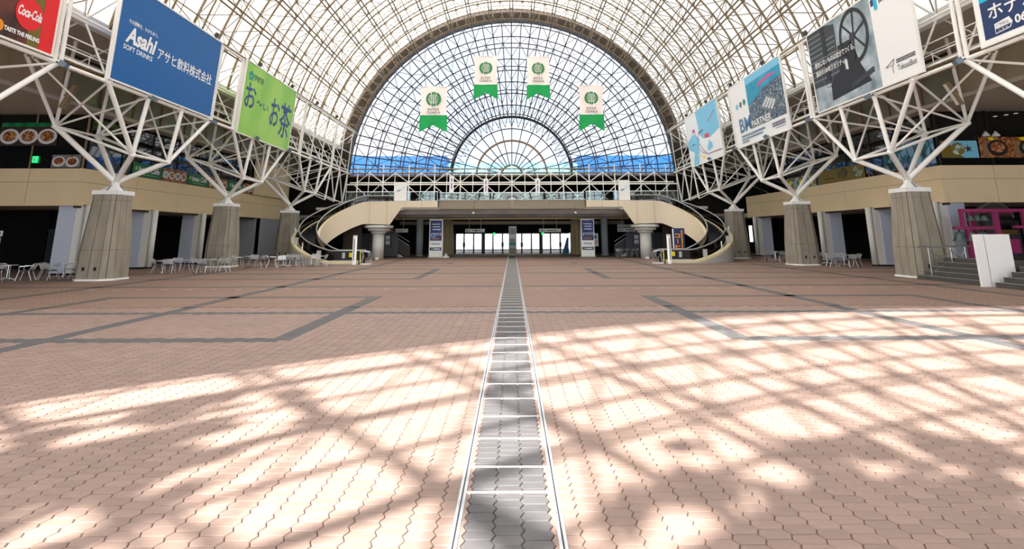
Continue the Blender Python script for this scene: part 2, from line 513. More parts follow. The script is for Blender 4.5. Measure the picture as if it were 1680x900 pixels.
for k in range(-17, 18):
    if k == 0: continue
    x = k * 0.95; sk = 0.1 * (1 if k > 0 else -1)
    MB().add([(x - 0.13, 21.95, 0.005), (x + 0.13, 21.95, 0.005), (x + 0.13 + sk, 22.08, 0.005), (x - 0.13 + sk, 22.08, 0.005)], [(0, 1, 2, 3)]).build('chalk_mark', 'chalk', floor)
# pavers: pointed hexagons in staggered columns
def hexa(cx, cy, cheap):
    g = 0.004; t = TOOTH; hw = CW / 2; hh = RH / 2
    def ring(i, z):
        return [(cx - hw - t / 2 + g + i, cy, z), (cx - hw + t / 2 + g * 0.5 + i, cy - hh + g + i * 0.7, z), (cx + hw - t / 2 - g * 0.5 - i, cy - hh + g + i * 0.7, z),
                (cx + hw + t / 2 - g - i, cy, z), (cx + hw - t / 2 - g * 0.5 - i, cy + hh - g - i * 0.7, z), (cx - hw + t / 2 + g * 0.5 + i, cy + hh - g - i * 0.7, z)]
    top = ring(0.006, 0.0); mid = ring(0.0, -0.005)
    fs = [(0, 1, 2, 3, 4, 5)] + [(6 + i, 6 + (i + 1) % 6, (i + 1) % 6, i) for i in range(6)]
    vs = top + mid
    if not cheap:
        vs = vs + ring(0.0, -0.03); fs = fs + [(12 + i, 12 + (i + 1) % 6, 6 + (i + 1) % 6, 6 + i) for i in range(6)]
    return vs, fs
pv, pf = hexa(0, 0, False)
pav_me = {}
for key in ('paver_red', 'paver_grey'):
    me = bpy.data.meshes.new('paver'); me.from_pydata(pv, [], pf); me.materials.append(M[key]); me.update(); pav_me[key] = me
cells = []
ncol = int(20 / CW)
for i in range(-ncol, ncol + 1):
    x = i * CW
    nr = int((Y_GEO - Y_NEAR) / RH)
    for j in range(nr):
        y = Y_NEAR + (j + 0.5) * RH + (RH / 2 if i % 2 else 0)
        if abs(x) > 0.98 * y + 2.0 or y > Y_GEO - 0.05: continue
        if abs(abs(x) - STRIP) < 0.0: continue
        cells.append((x, y))
vis = sorted([c for c in cells if c[1] > 4.05 and abs(c[0]) < 0.83 * c[1]], key=lambda c: c[1] + abs(c[0]) * 0.02)[:300]
vset = set(vis)
for x, y in vis:
    o = bpy.data.objects.new('paver', pav_me['paver_grey' if dark(x, y) else 'paver_red'])
    COL.objects.link(o); o.parent = floor
    o.location = (x, y, random.uniform(-0.0015, 0.0015)); o.rotation_euler = (random.uniform(-0.006, 0.006), random.uniform(-0.006, 0.006), 0)
fb = MB()
for c in cells:
    if c in vset: continue
    vs, fs = hexa(c[0], c[1], c[1] > 8)
    dz = random.uniform(-0.0015, 0.0015); ax = random.uniform(-0.008, 0.008); ay = random.uniform(-0.008, 0.008)
    fb.add([(p[0], p[1], p[2] + dz + (p[0] - c[0]) * ax + (p[1] - c[1]) * ay) for p in vs], fs, 1 if dark(*c) else 0)
fb.build('paver_field', ['field_red', 'field_grey'], floor, kind='stuff')
MB().bb(-150, 150, 64, 260, -0.4, -0.02).build('ground', 'outside_ground', kind='structure', label='pale paved ground outside the glass doors')

# ================================================================== vault: ribs, chords, bracing, translucent sheets
ceil = thing('ceiling', 'barrel vault of cream steel lattice under white translucent sheets', loc=(0, 25, CZ), kind='structure')
IA = [15 + 7.5 * k for k in range(21)]          # inner chords
OA = [9.5] + [18.75 + 7.5 * k for k in range(20)] + [170.5]
y0 = PIER_Y[0] - MOD / 2 - 13 * MOD
IY = [y0 + MOD * k for k in range(27)]
IY = [y for y in IY if YB < y < YF - 0.2]
OY = [y + MOD / 2 for y in IY[:-1]]
for a in IA:                                    # twin longitudinal chords
    b = MB(); t = Vector((-math.sin(R(a)), 0, math.cos(R(a))))
    for d in (-0.15, 0.15):
        b.tube(on(RI, a, YB) + t * d, on(RI, a, YF) + t * d, 0.065, 6)
    b.build('longitudinal_chord', 'cream_steel', ceil, smooth=True)
for a in OA[1:-1]:
    MB().tube(on(RO - 0.1, a, YB), on(RO - 0.1, a, YF), 0.045, 6).build('outer_purlin', 'cream_steel', ceil, smooth=True)
for a in [15 + 7.5 * k for k in range(21)]:
    MB().tube(on(RO + 0.02, a, YB), on(RO + 0.02, a, YF), 0.018, 4).build('sheet_batten', 'cream_steel', ceil)
for y in IY:
    b = MB(); b.path([on(RI, 15 + 150 * k / 60, y) for k in range(61)], 0.06, 6); b.build('inner_arch', 'cream_steel', ceil, smooth=True)
for y in OY:
    b = MB(); b.path([on(RO - 0.1, 9.5 + 161 * k / 60, y) for k in range(61)], 0.085, 6); b.build('outer_arch', 'cream_steel', ceil, smooth=True)
for y in IY[1:]:
    b = MB(); b.path([on(RO - 0.05, 9.5 + 161 * k / 48, y) for k in range(49)], 0.03, 4); b.build('sheet_rib', 'cream_steel', ceil)
for yi, y in enumerate(IY):                     # web diagonals, one bundle for each bay
    b = MB()
    for k, a in enumerate(IA):
        p = on(RI, a, y)
        for da in (-3.75, 3.75):
            aa = a + da
            if aa < 15: aa = 9.5
            if aa > 165: aa = 170.5
            for dy in (-MOD / 2, MOD / 2):
                if YB < y + dy < YF: b.tube(p, on(RO - 0.1, aa, y + dy), 0.034, 4)
    b.build('web_bracing', 'cream_steel', ceil, kind='stuff')
PAN_Y = [YB + (YF - YB) / 26 * k for k in range(27)]
PAN_A = [9.5] + [15 + 7.5 * k for k in range(21)] + [170.5]
quads = []
for i in range(26):
    for j in range(len(PAN_A) - 1):
        quads.append((i, j))
def panel_geo(b, i, j):
    a0, a1 = PAN_A[j], PAN_A[j + 1]; ya, yb = PAN_Y[i], PAN_Y[i + 1]
    n = 2
    lo = [on(RO + 0.06, a0 + (a1 - a0) * k / n, ya) for k in range(n + 1)]; hi = [on(RO + 0.06, a0 + (a1 - a0) * k / n, yb) for k in range(n + 1)]
    b.strip(lo, hi)
def pscore(q):
    y = PAN_Y[q[0]]; a = (PAN_A[q[1]] + PAN_A[q[1] + 1]) / 2
    z = CZ + RO * math.sin(R(a)); zc = y * 0.978 + (z - 2) * 0.21; yc = (z - 2) * 0.978 - y * 0.21
    if zc < 5: return 1e9
    px, py = 840 + 900 * RO * math.cos(R(a)) / zc, 193 - 900 * yc / zc
    if px < -60 or px > 1740 or py < -40: return 1e6 + y
    return y
quads.sort(key=pscore)
for q in quads[:300]:
    b = MB(); panel_geo(b, *q); b.build('roof_sheet', 'roof_sheet', ceil)
b = MB()
for q in quads[300:]: panel_geo(b, *q)
b.build('roof_sheets_beyond', 'roof_sheet', ceil, kind='stuff')

# ================================================================== glazed ends
def glazed_end(name, Y, inward, label, panes=True, detail=True):
    root = thing(name, label, loc=(0, Y, CZ), kind='structure')
    rings = [1.15 + 1.355 * k for k in range(13)]
    w = Y
    f = Y + inward * 1.5                        # inner layer of the frame, towards the hall
    for k, r in enumerate(rings + [17.85]):
        heavy = r > 17.8 or k == 4
        m = 'orange_steel' if k in (0, 2) else ('dark_steel' if k == 4 else 'grey_steel')
        rad = 0.15 if heavy else (0.12 if k in (0, 2) else 0.066)
        MB().path([on(r, 180 * i / 64, w) for i in range(65)], rad, 6).build('ring_mullion', m, root, smooth=True)
    for i in range(15):
        a = 180 * i / 14
        MB().tube(on(rings[0], a, w), on(rings[4], a, w), 0.06, 5).build('inner_spoke', 'grey_steel', root, smooth=True)
    for i in range(25):
        a = 7.5 * i
        MB().tube(on(rings[4], a, w), on(17.85, a, w), 0.07, 5).build('outer_spoke', 'grey_steel', root, smooth=True)
    fr = [6.57 + 2.71 * k for k in range(5)]
    for r in fr:
        MB().path([on(r, 3.75 + 172.5 * i / 56, f) for i in range(57)], 0.066, 5).build('inner_ring', 'grey_steel', root, smooth=True)
    for i in range(24):
        a = 3.75 + 7.5 * i
        MB().tube(on(fr[0], a, f), on(fr[-1], a, f), 0.066, 5).build('inner_rafter', 'grey_steel', root, smooth=True)
    b = MB()
    for i in range(24):
        a = 3.75 + 7.5 * i
        for r in fr:
            p = on(r, a, f)
            for da in (-3.75, 3.75):
                for dr in (-1.15, 1.555):
                    b.tube(p, on(min(r + dr, 17.85), a + da, w), 0.038, 4)
    b.build('space_bracing', 'grey_steel', root, kind='stuff')
    b = MB()                                    # little zig-zag lattice inside the dark ring
    for i in range(40):
        a = 180 * i / 40
        b.tube(on(rings[4], a, w - 0.02), on(rings[4] - 0.62, a + 2.25, w), 0.02, 4); b.tube(on(rings[4] - 0.62, a + 2.25, w), on(rings[4], a + 4.5, w - 0.02), 0.02, 4)
    b.path([on(rings[4] - 0.62, 180 * i / 48, w) for i in range(49)], 0.022, 4)
    b.build('ring_lattice', 'steel_blue_print', root, kind='stuff')
    MB().tube((-17.9, w, CZ), (17.9, w, CZ), 0.12, 6).build('sill_rail', 'orange_steel', root)
    if panes:
        for i in range(14):
            for k in range(4):
                pane(root, rings[k], rings[k + 1], 180 * i / 14, 180 * (i + 1) / 14, w)
        pane(root, 0.0, rings[0], 0, 180, w, 12)
        ro = rings[4:] + [17.85]
        for i in range(24):
            for k in range(9):
                pane(root, ro[k], ro[k + 1], 7.5 * i, 7.5 * (i + 1), w)
    else:
        pane(root, 0.0, 17.85, 0, 180, w, 48)
    return root
def pane(root, r0, r1, a0, a1, y, n=2):
    b = MB(); lo = [on(max(r0, 0.02), a0 + (a1 - a0) * k / n, y + 0.05) for k in range(n + 1)]; hi = [on(r1, a0 + (a1 - a0) * k / n, y + 0.05) for k in range(n + 1)]
    b.strip(lo, hi); b.build('pane', 'facade_glass' if y > 0 else 'clear_glass', root)
glazed_end('window_1', YF, -1, 'great half-round window of glass and steel rings at the end of the hall')
glazed_end('window_2', YB, 1, 'half-round glazed end behind the camera letting the sun in', panes=False)
# dark closing arch between the two layers of the vault
for nm, Y in (('trim_1', YF + 0.25), ('trim_2', YB - 0.25)):
    b = MB(); n = 64
    lo = [on(17.95, 180 * k / n, Y) for k in range(n + 1)]; hi = [on(RO + 0.5, 180 * k / n, Y) for k in range(n + 1)]
    lo2 = [p + Vector((0, 0.2, 0)) for p in lo]; hi2 = [p + Vector((0, 0.2, 0)) for p in hi]
    b.strip(lo, hi); b.strip(hi2, lo2); b.strip(lo2, lo); b.strip(hi, hi2)
    b.build(nm, 'dark_brown', kind='structure', label='dark brown arched closing plate around the half-round window')
# fan of short struts across the dark arch
b = MB()
for i in range(96):
    a = 12 + 156 * i / 95
    b.tube(on(RI + 0.05, a, YF - 0.4), on(RO - 0.15, a + (1.2 if i % 2 else -1.2), YF - 0.1), 0.035, 4)
b.build('arch_fan_struts', 'cream_steel', ceil, kind='stuff')

# ================================================================== side walls and galleries
for s, side in ((-1, 'left'), (1, 'right')):
    def bx(x0, x1, y0_, y1_, z0, z1): return MB().bb(s * x0, s * x1, y0_, y1_, z0, z1)
    wall = thing('wall_' + side, 'tall %s flank wall of the hall with olive panes above the gallery' % side, loc=(s * 23.5, 28, 0), kind='structure')
    # roof over the gallery, edge beam
    bx(19.15, 36, -10, 64, 11.55, 11.8).build('gallery_roof', 'soffit', wall)
    bx(18.95, 19.35, -10, YF, 11.3, 11.75).build('edge_beam', 'white_steel', wall)
    # upper wall: concrete near, framed olive panes further back
    bx(23.3, 23.6, -10, 27.6, 8.95, 11.55).build('concrete_upstand', 'concrete_panel', wall)
    bx(23.45, 23.6, 27.6, 60, 8.95, 11.55).build('upper_backing', 'dark_brown', wall)
    y = 27.6
    while y < 59:
        bx(23.36, 23.44, y + 0.12, y + 2.6, 9.15, 11.4).build('upper_pane', 'olive_glass', wall)
        bx(23.26, 23.5, y - 0.1, y + 0.1, 8.95, 11.55).build('upper_mullion', 'cream_steel', wall)
        y += MOD
    bx(23.25, 23.5, 27.6, 60, 8.9, 9.12).build('upper_sill', 'cream_steel', wall)
    bx(22.9, 36, -10, 64, 8.75, 8.95).build('upper_soffit', 'soffit', wall)
    # outer shell
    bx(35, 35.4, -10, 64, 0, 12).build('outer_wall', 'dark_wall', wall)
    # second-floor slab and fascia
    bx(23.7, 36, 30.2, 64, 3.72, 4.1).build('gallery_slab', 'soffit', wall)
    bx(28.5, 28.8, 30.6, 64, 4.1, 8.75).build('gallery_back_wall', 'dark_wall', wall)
    bx(29.8, 30.0, 36, 64, 0, 3.72).build('shop_back_wall', 'shade_black', wall)  # shade of the shop recess put into the wall colour
    bx(24.6, 35, 36.2, 36.4, 0, 3.72).build('shop_cross_wall', 'shade_black', wall) if s < 0 else bx(26.5, 35, 36.2, 36.4, 0, 3.72).build('shop_cross_wall', 'shade_black', wall)
    ends = (30.0, 34.5, 39.0, 43.5, 48.0, 52.5, 57.8 if s < 0 else 55.6)
    for ya, yb in zip(ends[:-1], ends[1:]):
        bx(23.5, 23.7, ya + (0.0 if ya == 30 else 0.012), yb - 0.012, 4.95, 5.68).build('fascia_panel', 'cream_wall', wall)
        bx(23.5, 23.7, ya + (0.0 if ya == 30 else 0.012), yb - 0.012, 3.66, 4.93).build('fascia_panel', 'cream_wall', wall)
    bx(23.52, 23.68, 30.02, ends[-1], 3.7, 5.66).build('fascia_core', 'joint', wall)
    for xa, xb in ((23.71, 26.4), (26.4, 29.3), (29.3, 32.2), (32.2, 35)):
        bx(xa + (0 if xa == 23.71 else 0.012), xb - 0.012, 30.0, 30.2, 4.95, 5.68).build('fascia_panel', 'cream_wall', wall)
        bx(xa + (0 if xa == 23.71 else 0.012), xb - 0.012, 30.0, 30.2, 3.66, 4.93).build('fascia_panel', 'cream_wall', wall)
    bx(23.72, 35, 30.02, 30.18, 3.7, 5.66).build('fascia_core', 'joint', wall)
    bx(23.6, 23.8, 30.1, ends[-1], 3.55, 3.68).build('fascia_drip', 'dark_brown', wall)
    # second-floor shop glazing
    y = 30.3; yend = 50.0 if s < 0 else 59.0
    while y < yend - 0.5:
        bx(23.62, 23.66, y + 0.04, min(y + MOD, yend) - 0.04, 5.7, 8.72).build('gallery_pane', 'dark_glass', wall)
        bx(23.58, 23.7, y - 0.035, y + 0.035, 5.68, 8.75).build('gallery_mullion', 'black', wall)
        y += MOD
    x = 23.66
    while x < 34:
        bx(x + 0.04, x + 2.86, 30.1, 30.14, 5.7, 8.72).build('gallery_pane', 'dark_glass', wall)
        bx(x - 0.035, x + 0.035, 30.06, 30.18, 5.68, 8.75).build('gallery_mullion', 'cream_steel' if s < 0 else 'black', wall)
        x += 2.9
    if s < 0:                                   # tall cream wall at the far end of the left gallery
        bx(23.3, 23.5, 50.0, 57.8, 5.7, 9.0).build('cream_end_wall', 'cream_wall', wall)
        bx(23.3, 29, 57.6, 57.8, 3.6, 9.0).build('cream_end_wall', 'cream_wall', wall)
        bx(23.2, 23.45, 51.2, 57.8, 0, 3.62).build('grey_shutter', 'grey_wall', wall)
        bx(23.2, 26, 51.2, 51.4, 0, 3.62).build('grey_shutter', 'grey_wall', wall)
    # end of the side corridor with daylight windows
    for xa, xb, za, zb in ((23.5, 26.9, 0, 3.7), (28.6, 36, 0, 3.7), (26.9, 28.6, 0, 1.2), (26.9, 28.6, 3.0, 3.7)):
        bx(xa, xb, 63.6, 63.8, za, zb).build('corridor_end_wall', 'shade_black', wall)
    bx(26.9, 28.6, 63.68, 63.7, 1.2, 3.0).build('corridor_pane', 'door_glass', wall)
    for xx in (27.4, 28.0): bx(xx - 0.06, xx + 0.06, 63.62, 63.78, 1.2, 3.0).build('corridor_mullion', 'black', wall)
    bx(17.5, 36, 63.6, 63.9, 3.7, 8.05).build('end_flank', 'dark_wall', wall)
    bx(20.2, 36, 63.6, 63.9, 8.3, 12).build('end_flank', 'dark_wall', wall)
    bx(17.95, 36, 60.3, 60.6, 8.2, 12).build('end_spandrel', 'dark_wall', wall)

# wall at the far end below the great window: upper concourse and entrance level, their shade painted near-black
end = thing('wall_end', 'end wall, its shade painted near-black, below the great window with upper concourse and entrance', loc=(0, 62, 0), kind='structure')
MB().bb(-18, 18, 60.1, 75, 8.05, 8.3).build('concourse_ceiling', 'shade_black', end)
MB().bb(-36, 36, 75, 75.3, 4.3, 8.3).build('concourse_back_wall', 'shade_black', end)
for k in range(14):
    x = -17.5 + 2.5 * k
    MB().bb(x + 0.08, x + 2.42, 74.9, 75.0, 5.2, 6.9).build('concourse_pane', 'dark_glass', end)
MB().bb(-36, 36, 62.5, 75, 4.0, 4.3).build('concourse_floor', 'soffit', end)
MB().bb(-36, -18, 60.1, 75, 8.05, 8.3).build('concourse_ceiling', 'shade_black', end)
MB().bb(18, 36, 60.1, 75, 8.05, 8.3).build('concourse_ceiling', 'shade_black', end)
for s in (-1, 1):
    MB().bb(s * 6.6, s * 23.5, 63.6, 63.9, 0, 4.0).build('entrance_flank', 'shade_black', end)
    MB().bb(s * 35, s * 35.4, 64, 75, 0, 12).build('concourse_side', 'shade_black', end)
MB().bb(-6.6, 6.6, 63.5, 63.9, 2.25, 4.0).build('entrance_header', 'shade_black', end)
# ================================================================== concrete piers
PIER_LABEL = {
    (-1, 27.2): 'large tapered concrete pier under the blue banner, nearest on the left',
    (-1, 38.15): 'tapered concrete pier under the lime green banner',
    (-1, 49.1): 'small far concrete pier beside the left spiral escalator',
    (1, 27.2): 'large tapered concrete pier beside the dark steps and railing',
    (1, 38.15): 'tapered concrete pier under the banner with the city aerial photograph',
    (1, 49.1): 'small far concrete pier beside the right spiral escalator'}
def pier(s, Y):
    X = s * 19.6
    root = thing('concrete_pier', PIER_LABEL[(s, Y)], 'pier', (X, Y, 0), group='tapered concrete piers')
    # octagon half-widths (flat, chamfer) at base, knee, shoulder, top
    lv = [(0.06, 0.92, 0.52), (1.4, 0.89, 0.50), (3.72, 0.70, 0.41), (4.0, 0.70, 0.41)]
    def octo(h, c, d=0.0):
        h -= d
        return [(h, -c), (h, c), (c, h), (-c, h), (-h, c), (-h, -c), (-c, -h), (c, -h)]
    core = MB()
    vs = []
    for z, h, c in lv: vs += [(X + x, Y + y, z) for x, y in octo(h, c, 0.03)]
    fs = [(k * 8 + i, k * 8 + (i + 1) % 8, k * 8 + 8 + (i + 1) % 8, k * 8 + 8 + i) for k in range(3) for i in range(8)] + [tuple(range(24, 32))]
    core.add(vs, fs); core.build('pier_core', 'concrete_dark', root)
    for i in range(8):
        for half in (0, 1):
            for k in range(3):
                b = MB(); pts = []
                for kk in (k, k + 1):
                    z, h, c = lv[kk]
                    o = octo(h, c); p, q = Vector(o[i]), Vector(o[(i + 1) % 8])
                    a = p.lerp(q, 0.0 if half == 0 else 0.5); e = p.lerp(q, 0.5 if half == 0 else 1.0)
                    d = (e - a).normalized() * 0.014
                    zz = z + (0.006 if kk == k else -0.006)
                    pts.append((X + a.x + d.x, Y + a.y + d.y, zz)); pts.append((X + e.x - d.x, Y + e.y - d.y, zz))
                nrm = Vector((-(pts[1][1] - pts[0][1]), pts[1][0] - pts[0][0], 0)).normalized() * 0.035
                inn = [(x + nrm.x, y + nrm.y, z) for x, y, z in pts]
                b.add(pts + inn, [(0, 1, 3, 2), (4, 6, 7, 5), (0, 2, 6, 4), (1, 5, 7, 3), (2, 3, 7, 6), (0, 4, 5, 1)])
                b.build('concrete_panel', 'concrete', root)
    b = MB(); vs = [(X + x * 1.04, Y + y * 1.04, z) for z in (0, 0.09) for x, y in octo(0.92, 0.52)]
    b.add(vs, [(i, (i + 1) % 8, 8 + (i + 1) % 8, 8 + i) for i in range(8)] + [tuple(range(8, 16))]); b.build('plinth', 'white_plate', root)
    b = MB(); b.bb(X - 0.62, X + 0.62, Y - 0.62, Y + 0.62, 4.0, 4.2); b.build('cap_plate', 'white_plate', root)
    b = MB(); b.lathe((X, Y, 4.2), [(0.48, 0), (0.44, 0.06), (0.2, 0.3), (0.17, 0.42)], 14); cp = b.build('cap_cone', 'white_plate', root, smooth=False)
    b = MB()
    for k in range(8):
        t = PI / 4 * k
        b.add([(X + 0.25 * math.cos(t), Y + 0.25 * math.sin(t), 4.5), (X + 0.55 * math.cos(t), Y + 0.55 * math.sin(t), 4.2), (X + 0.1 * math.cos(t), Y + 0.1 * math.sin(t), 4.2)], [(0, 1, 2), (2, 1, 0)])
    b.build('gusset', 'white_steel', cp)
    for zz, dx in ((0.55, -0.25), (0.55, 0.3)):
        b = MB(); b.bb(X + dx - 0.05, X + dx + 0.05, Y - 0.945, Y - 0.88, zz - 0.08, zz + 0.08); b.build('drain_hole', 'black', root)
    return root
for s in (-1, 1):
    for Y in PIER_Y: pier(s, Y)

# ================================================================== side trusses carrying the vault
def side_truss(s):
    nm = 'left' if s < 0 else 'right'
    root = thing('roof_truss', 'white tubular steel truss along the %s side above the piers' % nm, 'truss', (s * 18, 38, 8.5), group='side trusses')
    V = lambda x, y, z: Vector((s * x, y, z))
    UY = [PIER_Y[0] - 1.5 * MOD + MOD * k for k in range(-6, 14)]
    UY = [y for y in UY if y < YF]
    def mem(name, p, q, r, n=8, m='white_steel'):
        return MB().tube(p, q, r, n).build(name, m, root, smooth=True)
    for x, z, r, nme in ((17.6, 8.6, 0.085, 'lower_chord'), (17.75, 8.95, 0.05, 'lower_chord'), (17.0, 12.95, 0.08, 'upper_chord'), (17.15, 13.25, 0.05, 'upper_chord'), (17.45, 10.75, 0.045, 'middle_chord')):
        mem(nme, V(x, UY[0], z), V(x, YF, z), r)
    edge = set()
    for Y in [PIER_Y[0] - 4 * MOD] + PIER_Y:
        edge.add(round(Y - 1.5 * MOD, 2)); edge.add(round(Y + 1.5 * MOD, 2))
    for y in UY:
        if round(y, 2) in edge:
            for d in (-0.14, 0.14): mem('hanger_post', V(17.6, y + d, 8.6), V(17.0, y + d - 0.72, 12.95), 0.085)
        else: mem('hanger_post', V(17.65, y, 8.6), V(17.05, y - 0.72, 12.95), 0.05)
        mem('web_strut', V(17.6, y, 8.6), V(19.1, y, 11.5), 0.05, 6)
        mem('web_strut', V(17.0, y, 12.95), V(19.1, y, 11.5), 0.05, 6)
        mem('web_strut', V(17.0, y, 12.95), V(19.1, y + MOD, 11.5), 0.04, 6)
        mem('web_strut', V(17.6, y, 8.6), V(21.6, y, 10.2), 0.045, 6)
        mem('web_strut', V(19.1, y, 11.5), V(21.6, y, 10.2), 0.045, 6)
    for y in UY:
        n = MB(); n.lathe((s * 17.6, y, 8.48), [(0.05, 0), (0.13, 0.06), (0.13, 0.18), (0.05, 0.24)], 8); n.build('node', 'white_steel', root, smooth=True)
    for k, Y in enumerate([PIER_Y[0] - 4 * MOD] + PIER_Y):
        P = V(19.6, Y, 4.62); h = MOD / 2
        L = [V(18.0, Y - h, 5.8), V(18.0, Y + h, 5.8)]; O = [V(21.9, Y - h, 7.2), V(21.9, Y + h, 7.2)]
        Un = [V(17.6, Y + d * h, 8.6) for d in (-3, -1, 1, 3)]
        if k > 0:
            for p in L + O: mem('tree_strut', P, p, 0.125, 10)
        mem('bottom_chord', L[0], L[1], 0.07); mem('bottom_chord', O[0], O[1], 0.06)
        for i in (0, 1): mem('bottom_chord', L[i], O[i], 0.07)
        mem('bottom_chord', L[0] + Vector((0, 0, 0.12)), O[1] + Vector((0, 0, 0.12)), 0.045)
        mem('truss_post', L[0], Un[1], 0.105, 10); mem('truss_post', L[1], Un[2], 0.105, 10)
        mem('truss_diagonal', L[0], Un[0], 0.105, 10); mem('truss_diagonal', L[1], Un[3], 0.105, 10)
        for i in (0, 1):
            mem('web_strut', O[i], Un[1 + i], 0.055, 6); mem('web_strut', O[i], Un[0 if i == 0 else 3], 0.055, 6)
            mem('outer_post', O[i], V(21.6, O[i].y, 11.5), 0.085, 8)
            mem('outer_diagonal', O[i], V(21.6, O[i].y + (-MOD if i == 0 else MOD), 10.2), 0.085, 8)
            mem('web_strut', L[i], V(21.6, L[i].y + (-MOD if i == 0 else MOD), 10.2), 0.05, 6)
            b = MB(); b.lathe((O[i].x, O[i].y, O[i].z - 0.14), [(0.05, 0), (0.15, 0.07), (0.15, 0.2), (0.05, 0.28)], 8); b.build('node', 'white_steel', root, smooth=True)
            b = MB(); b.lathe((L[i].x, L[i].y, L[i].z - 0.14), [(0.05, 0), (0.15, 0.07), (0.15, 0.2), (0.05, 0.28)], 8); b.build('node', 'white_steel', root, smooth=True)
    for y in (PIER_Y[2] + 1.5 * MOD, PIER_Y[2] + 2.5 * MOD, PIER_Y[2] + 3.5 * MOD):      # tail of the truss by the end window
        mem('tail_post', V(17.6, y, 8.6), V(18.0, y, 5.4), 0.08)
        mem('tail_diagonal', V(17.6, y, 8.6), V(18.0, min(y + MOD, 59.8), 5.4), 0.06); mem('tail_strut', V(18.0, y, 5.4), V(21.9, y, 7.2), 0.05, 6)
        mem('tail_strut', V(21.9, y, 7.2), V(17.6, y, 8.6), 0.05, 6); mem('tail_strut', V(21.9, y, 7.2), V(21.6, y, 11.5), 0.06, 6)
    mem('tail_chord', V(18.0, PIER_Y[2] + MOD / 2, 5.8), V(18.0, 59.8, 5.4), 0.06)
    mem('outer_chord', V(21.6, UY[0], 10.2), V(21.6, YF, 10.2), 0.06)
    # service walkway inside the truss
    walk = MB().bb(s * 18.0, s * 18.9, UY[0], YF - 0.3, 9.0, 9.05).build('walkway', 'grating', root)
    b = MB()
    y = UY[0]
    while y < YF - 1: b.bb(s * 17.95, s * 18.95, y, y + 0.06, 8.93, 9.0); y += 0.3
    b.build('grating_bars', 'cream_steel', walk, kind='stuff')
    for x in (18.0, 18.9):
        for z in (9.5, 10.0): MB().tube((s * x, UY[0], z), (s * x, YF - 0.3, z), 0.03, 6).build('guard_rail', 'white_steel', walk)
    for y in UY:
        for x in (18.0, 18.9): MB().tube((s * x, y + 0.4, 9.05), (s * x, y + 0.4, 10.0), 0.025, 6).build('guard_post', 'white_steel', walk)
    return root
for s in (-1, 1): side_truss(s)

# floodlights clipped to the truss chords
def floodlight(s, x, y, z, up, label):
    root = thing('floodlight', label, 'floodlight', (s * x, y, z), group='floodlights on the trusses')
    m = 'lamp_body' if up else 'lamp_glass'
    fr = frame((s * x, y, z + 0.18), (0.35 * s, 0.93, 0), (-0.5 * s, 0, 0.86))
    b = MB(); b.prism([(-0.16, -0.1), (0.16, -0.1), (0.2, 0.1), (-0.2, 0.1)], fr, -0.12, 0.1); b.build('housing', m, root)
    b = MB(); b.prism([(-0.16, -0.08), (0.16, -0.08), (0.16, 0.08), (-0.16, 0.08)], fr, 0.1, 0.12); b.build('lens', 'lamp_glass', root)
    MB().tube((s * x, y, z + 0.1), (s * (x + 0.3), y, z + (0.05 if up else 0.3)), 0.035, 6).build('bracket', 'lamp_body', root)
LAB_F = {-1: 'left', 1: 'right'}
NTH = ['nearest', 'second', 'third', 'fourth', 'fifth', 'sixth', 'seventh']
for s in (-1, 1):
    for k in range(5):
        floodlight(s, 16.8, 28.9 + 5.475 * k + 0.8, 13.05, True, '%s dark floodlight along the upper chord of the %s truss' % (NTH[k], LAB_F[s]))
    for k in range(6):
        floodlight(s, 17.2, 20.9 + 5.475 * k - 0.7, 8.3, False, '%s pale floodlight along the lower chord of the %s truss' % (NTH[k], LAB_F[s]))
    for k, Y in enumerate(PIER_Y[:2]):
        root = thing('strip_light', 'long boxy white lamp tilted on the truss post above the %s %s pier' % (['nearest', 'middle'][k], LAB_F[s]), 'lamp', (s * 21.6, Y - MOD / 2, 8.6), group='boxy lamps on the trusses')
        fr = frame((s * 21.3, Y - MOD / 2 - 0.2, 8.6), (s * -0.35, 0.1, 0.93), (0, 1, 0))
        b = MB(); b.prism([(-0.62, -0.13), (0.62, -0.13), (0.62, 0.13), (-0.62, 0.13)], fr, -0.1, 0.1); b.build('housing', 'cream_steel', root)
        b = MB(); b.prism([(-0.56, -0.08), (0.56, -0.08), (0.56, 0.08), (-0.56, 0.08)], fr, 0.1, 0.13); b.build('diffuser', 'white_plate', root)
        MB().tube((s * 21.3, Y - MOD / 2 - 0.15, 8.6), (s * 21.75, Y - MOD / 2, 8.75), 0.04, 6).build('bracket', 'cream_steel', root)

# ================================================================== advertising banners on the trusses
def board(name, s, Yc, label, z0=8.75, z1=12.98, half=4.0, face='white_print'):
    """a framed board in the plane of the truss; returns Panel with x along reading direction (0..8), y up"""
    root = thing(name, label, 'banner', (s * 17.5, Yc, z0), group='large banners on the roof trusses')
    up = Vector((-s * 0.6, -0.72, 4.35)).normalized()
    u = (0, 1, 0) if s < 0 else (0, -1, 0)
    o = Vector((s * 17.42, Yc - half if s < 0 else Yc + half, z0))
    fr = frame(o, u, up)
    Hh = (z1 - z0) / up.z
    b = MB(); b.prism([(0, 0), (2 * half, 0), (2 * half, Hh), (0, Hh)], fr, -0.06, 0.0); b.build('sheet', face, root)
    b = MB(); t = 0.07
    for q in ([(-t, -t), (2 * half + t, -t), (2 * half + t, 0), (-t, 0)], [(-t, Hh), (2 * half + t, Hh), (2 * half + t, Hh + t), (-t, Hh + t)],
              [(-t, 0), (0, 0), (0, Hh), (-t, Hh)], [(2 * half, 0), (2 * half + t, 0), (2 * half + t, Hh), (2 * half, Hh)]):
        b.prism(q, fr, -0.08, 0.03)
    b.build('banner_frame', 'white_steel', root)
    return Panel(fr, root), 2 * half, Hh
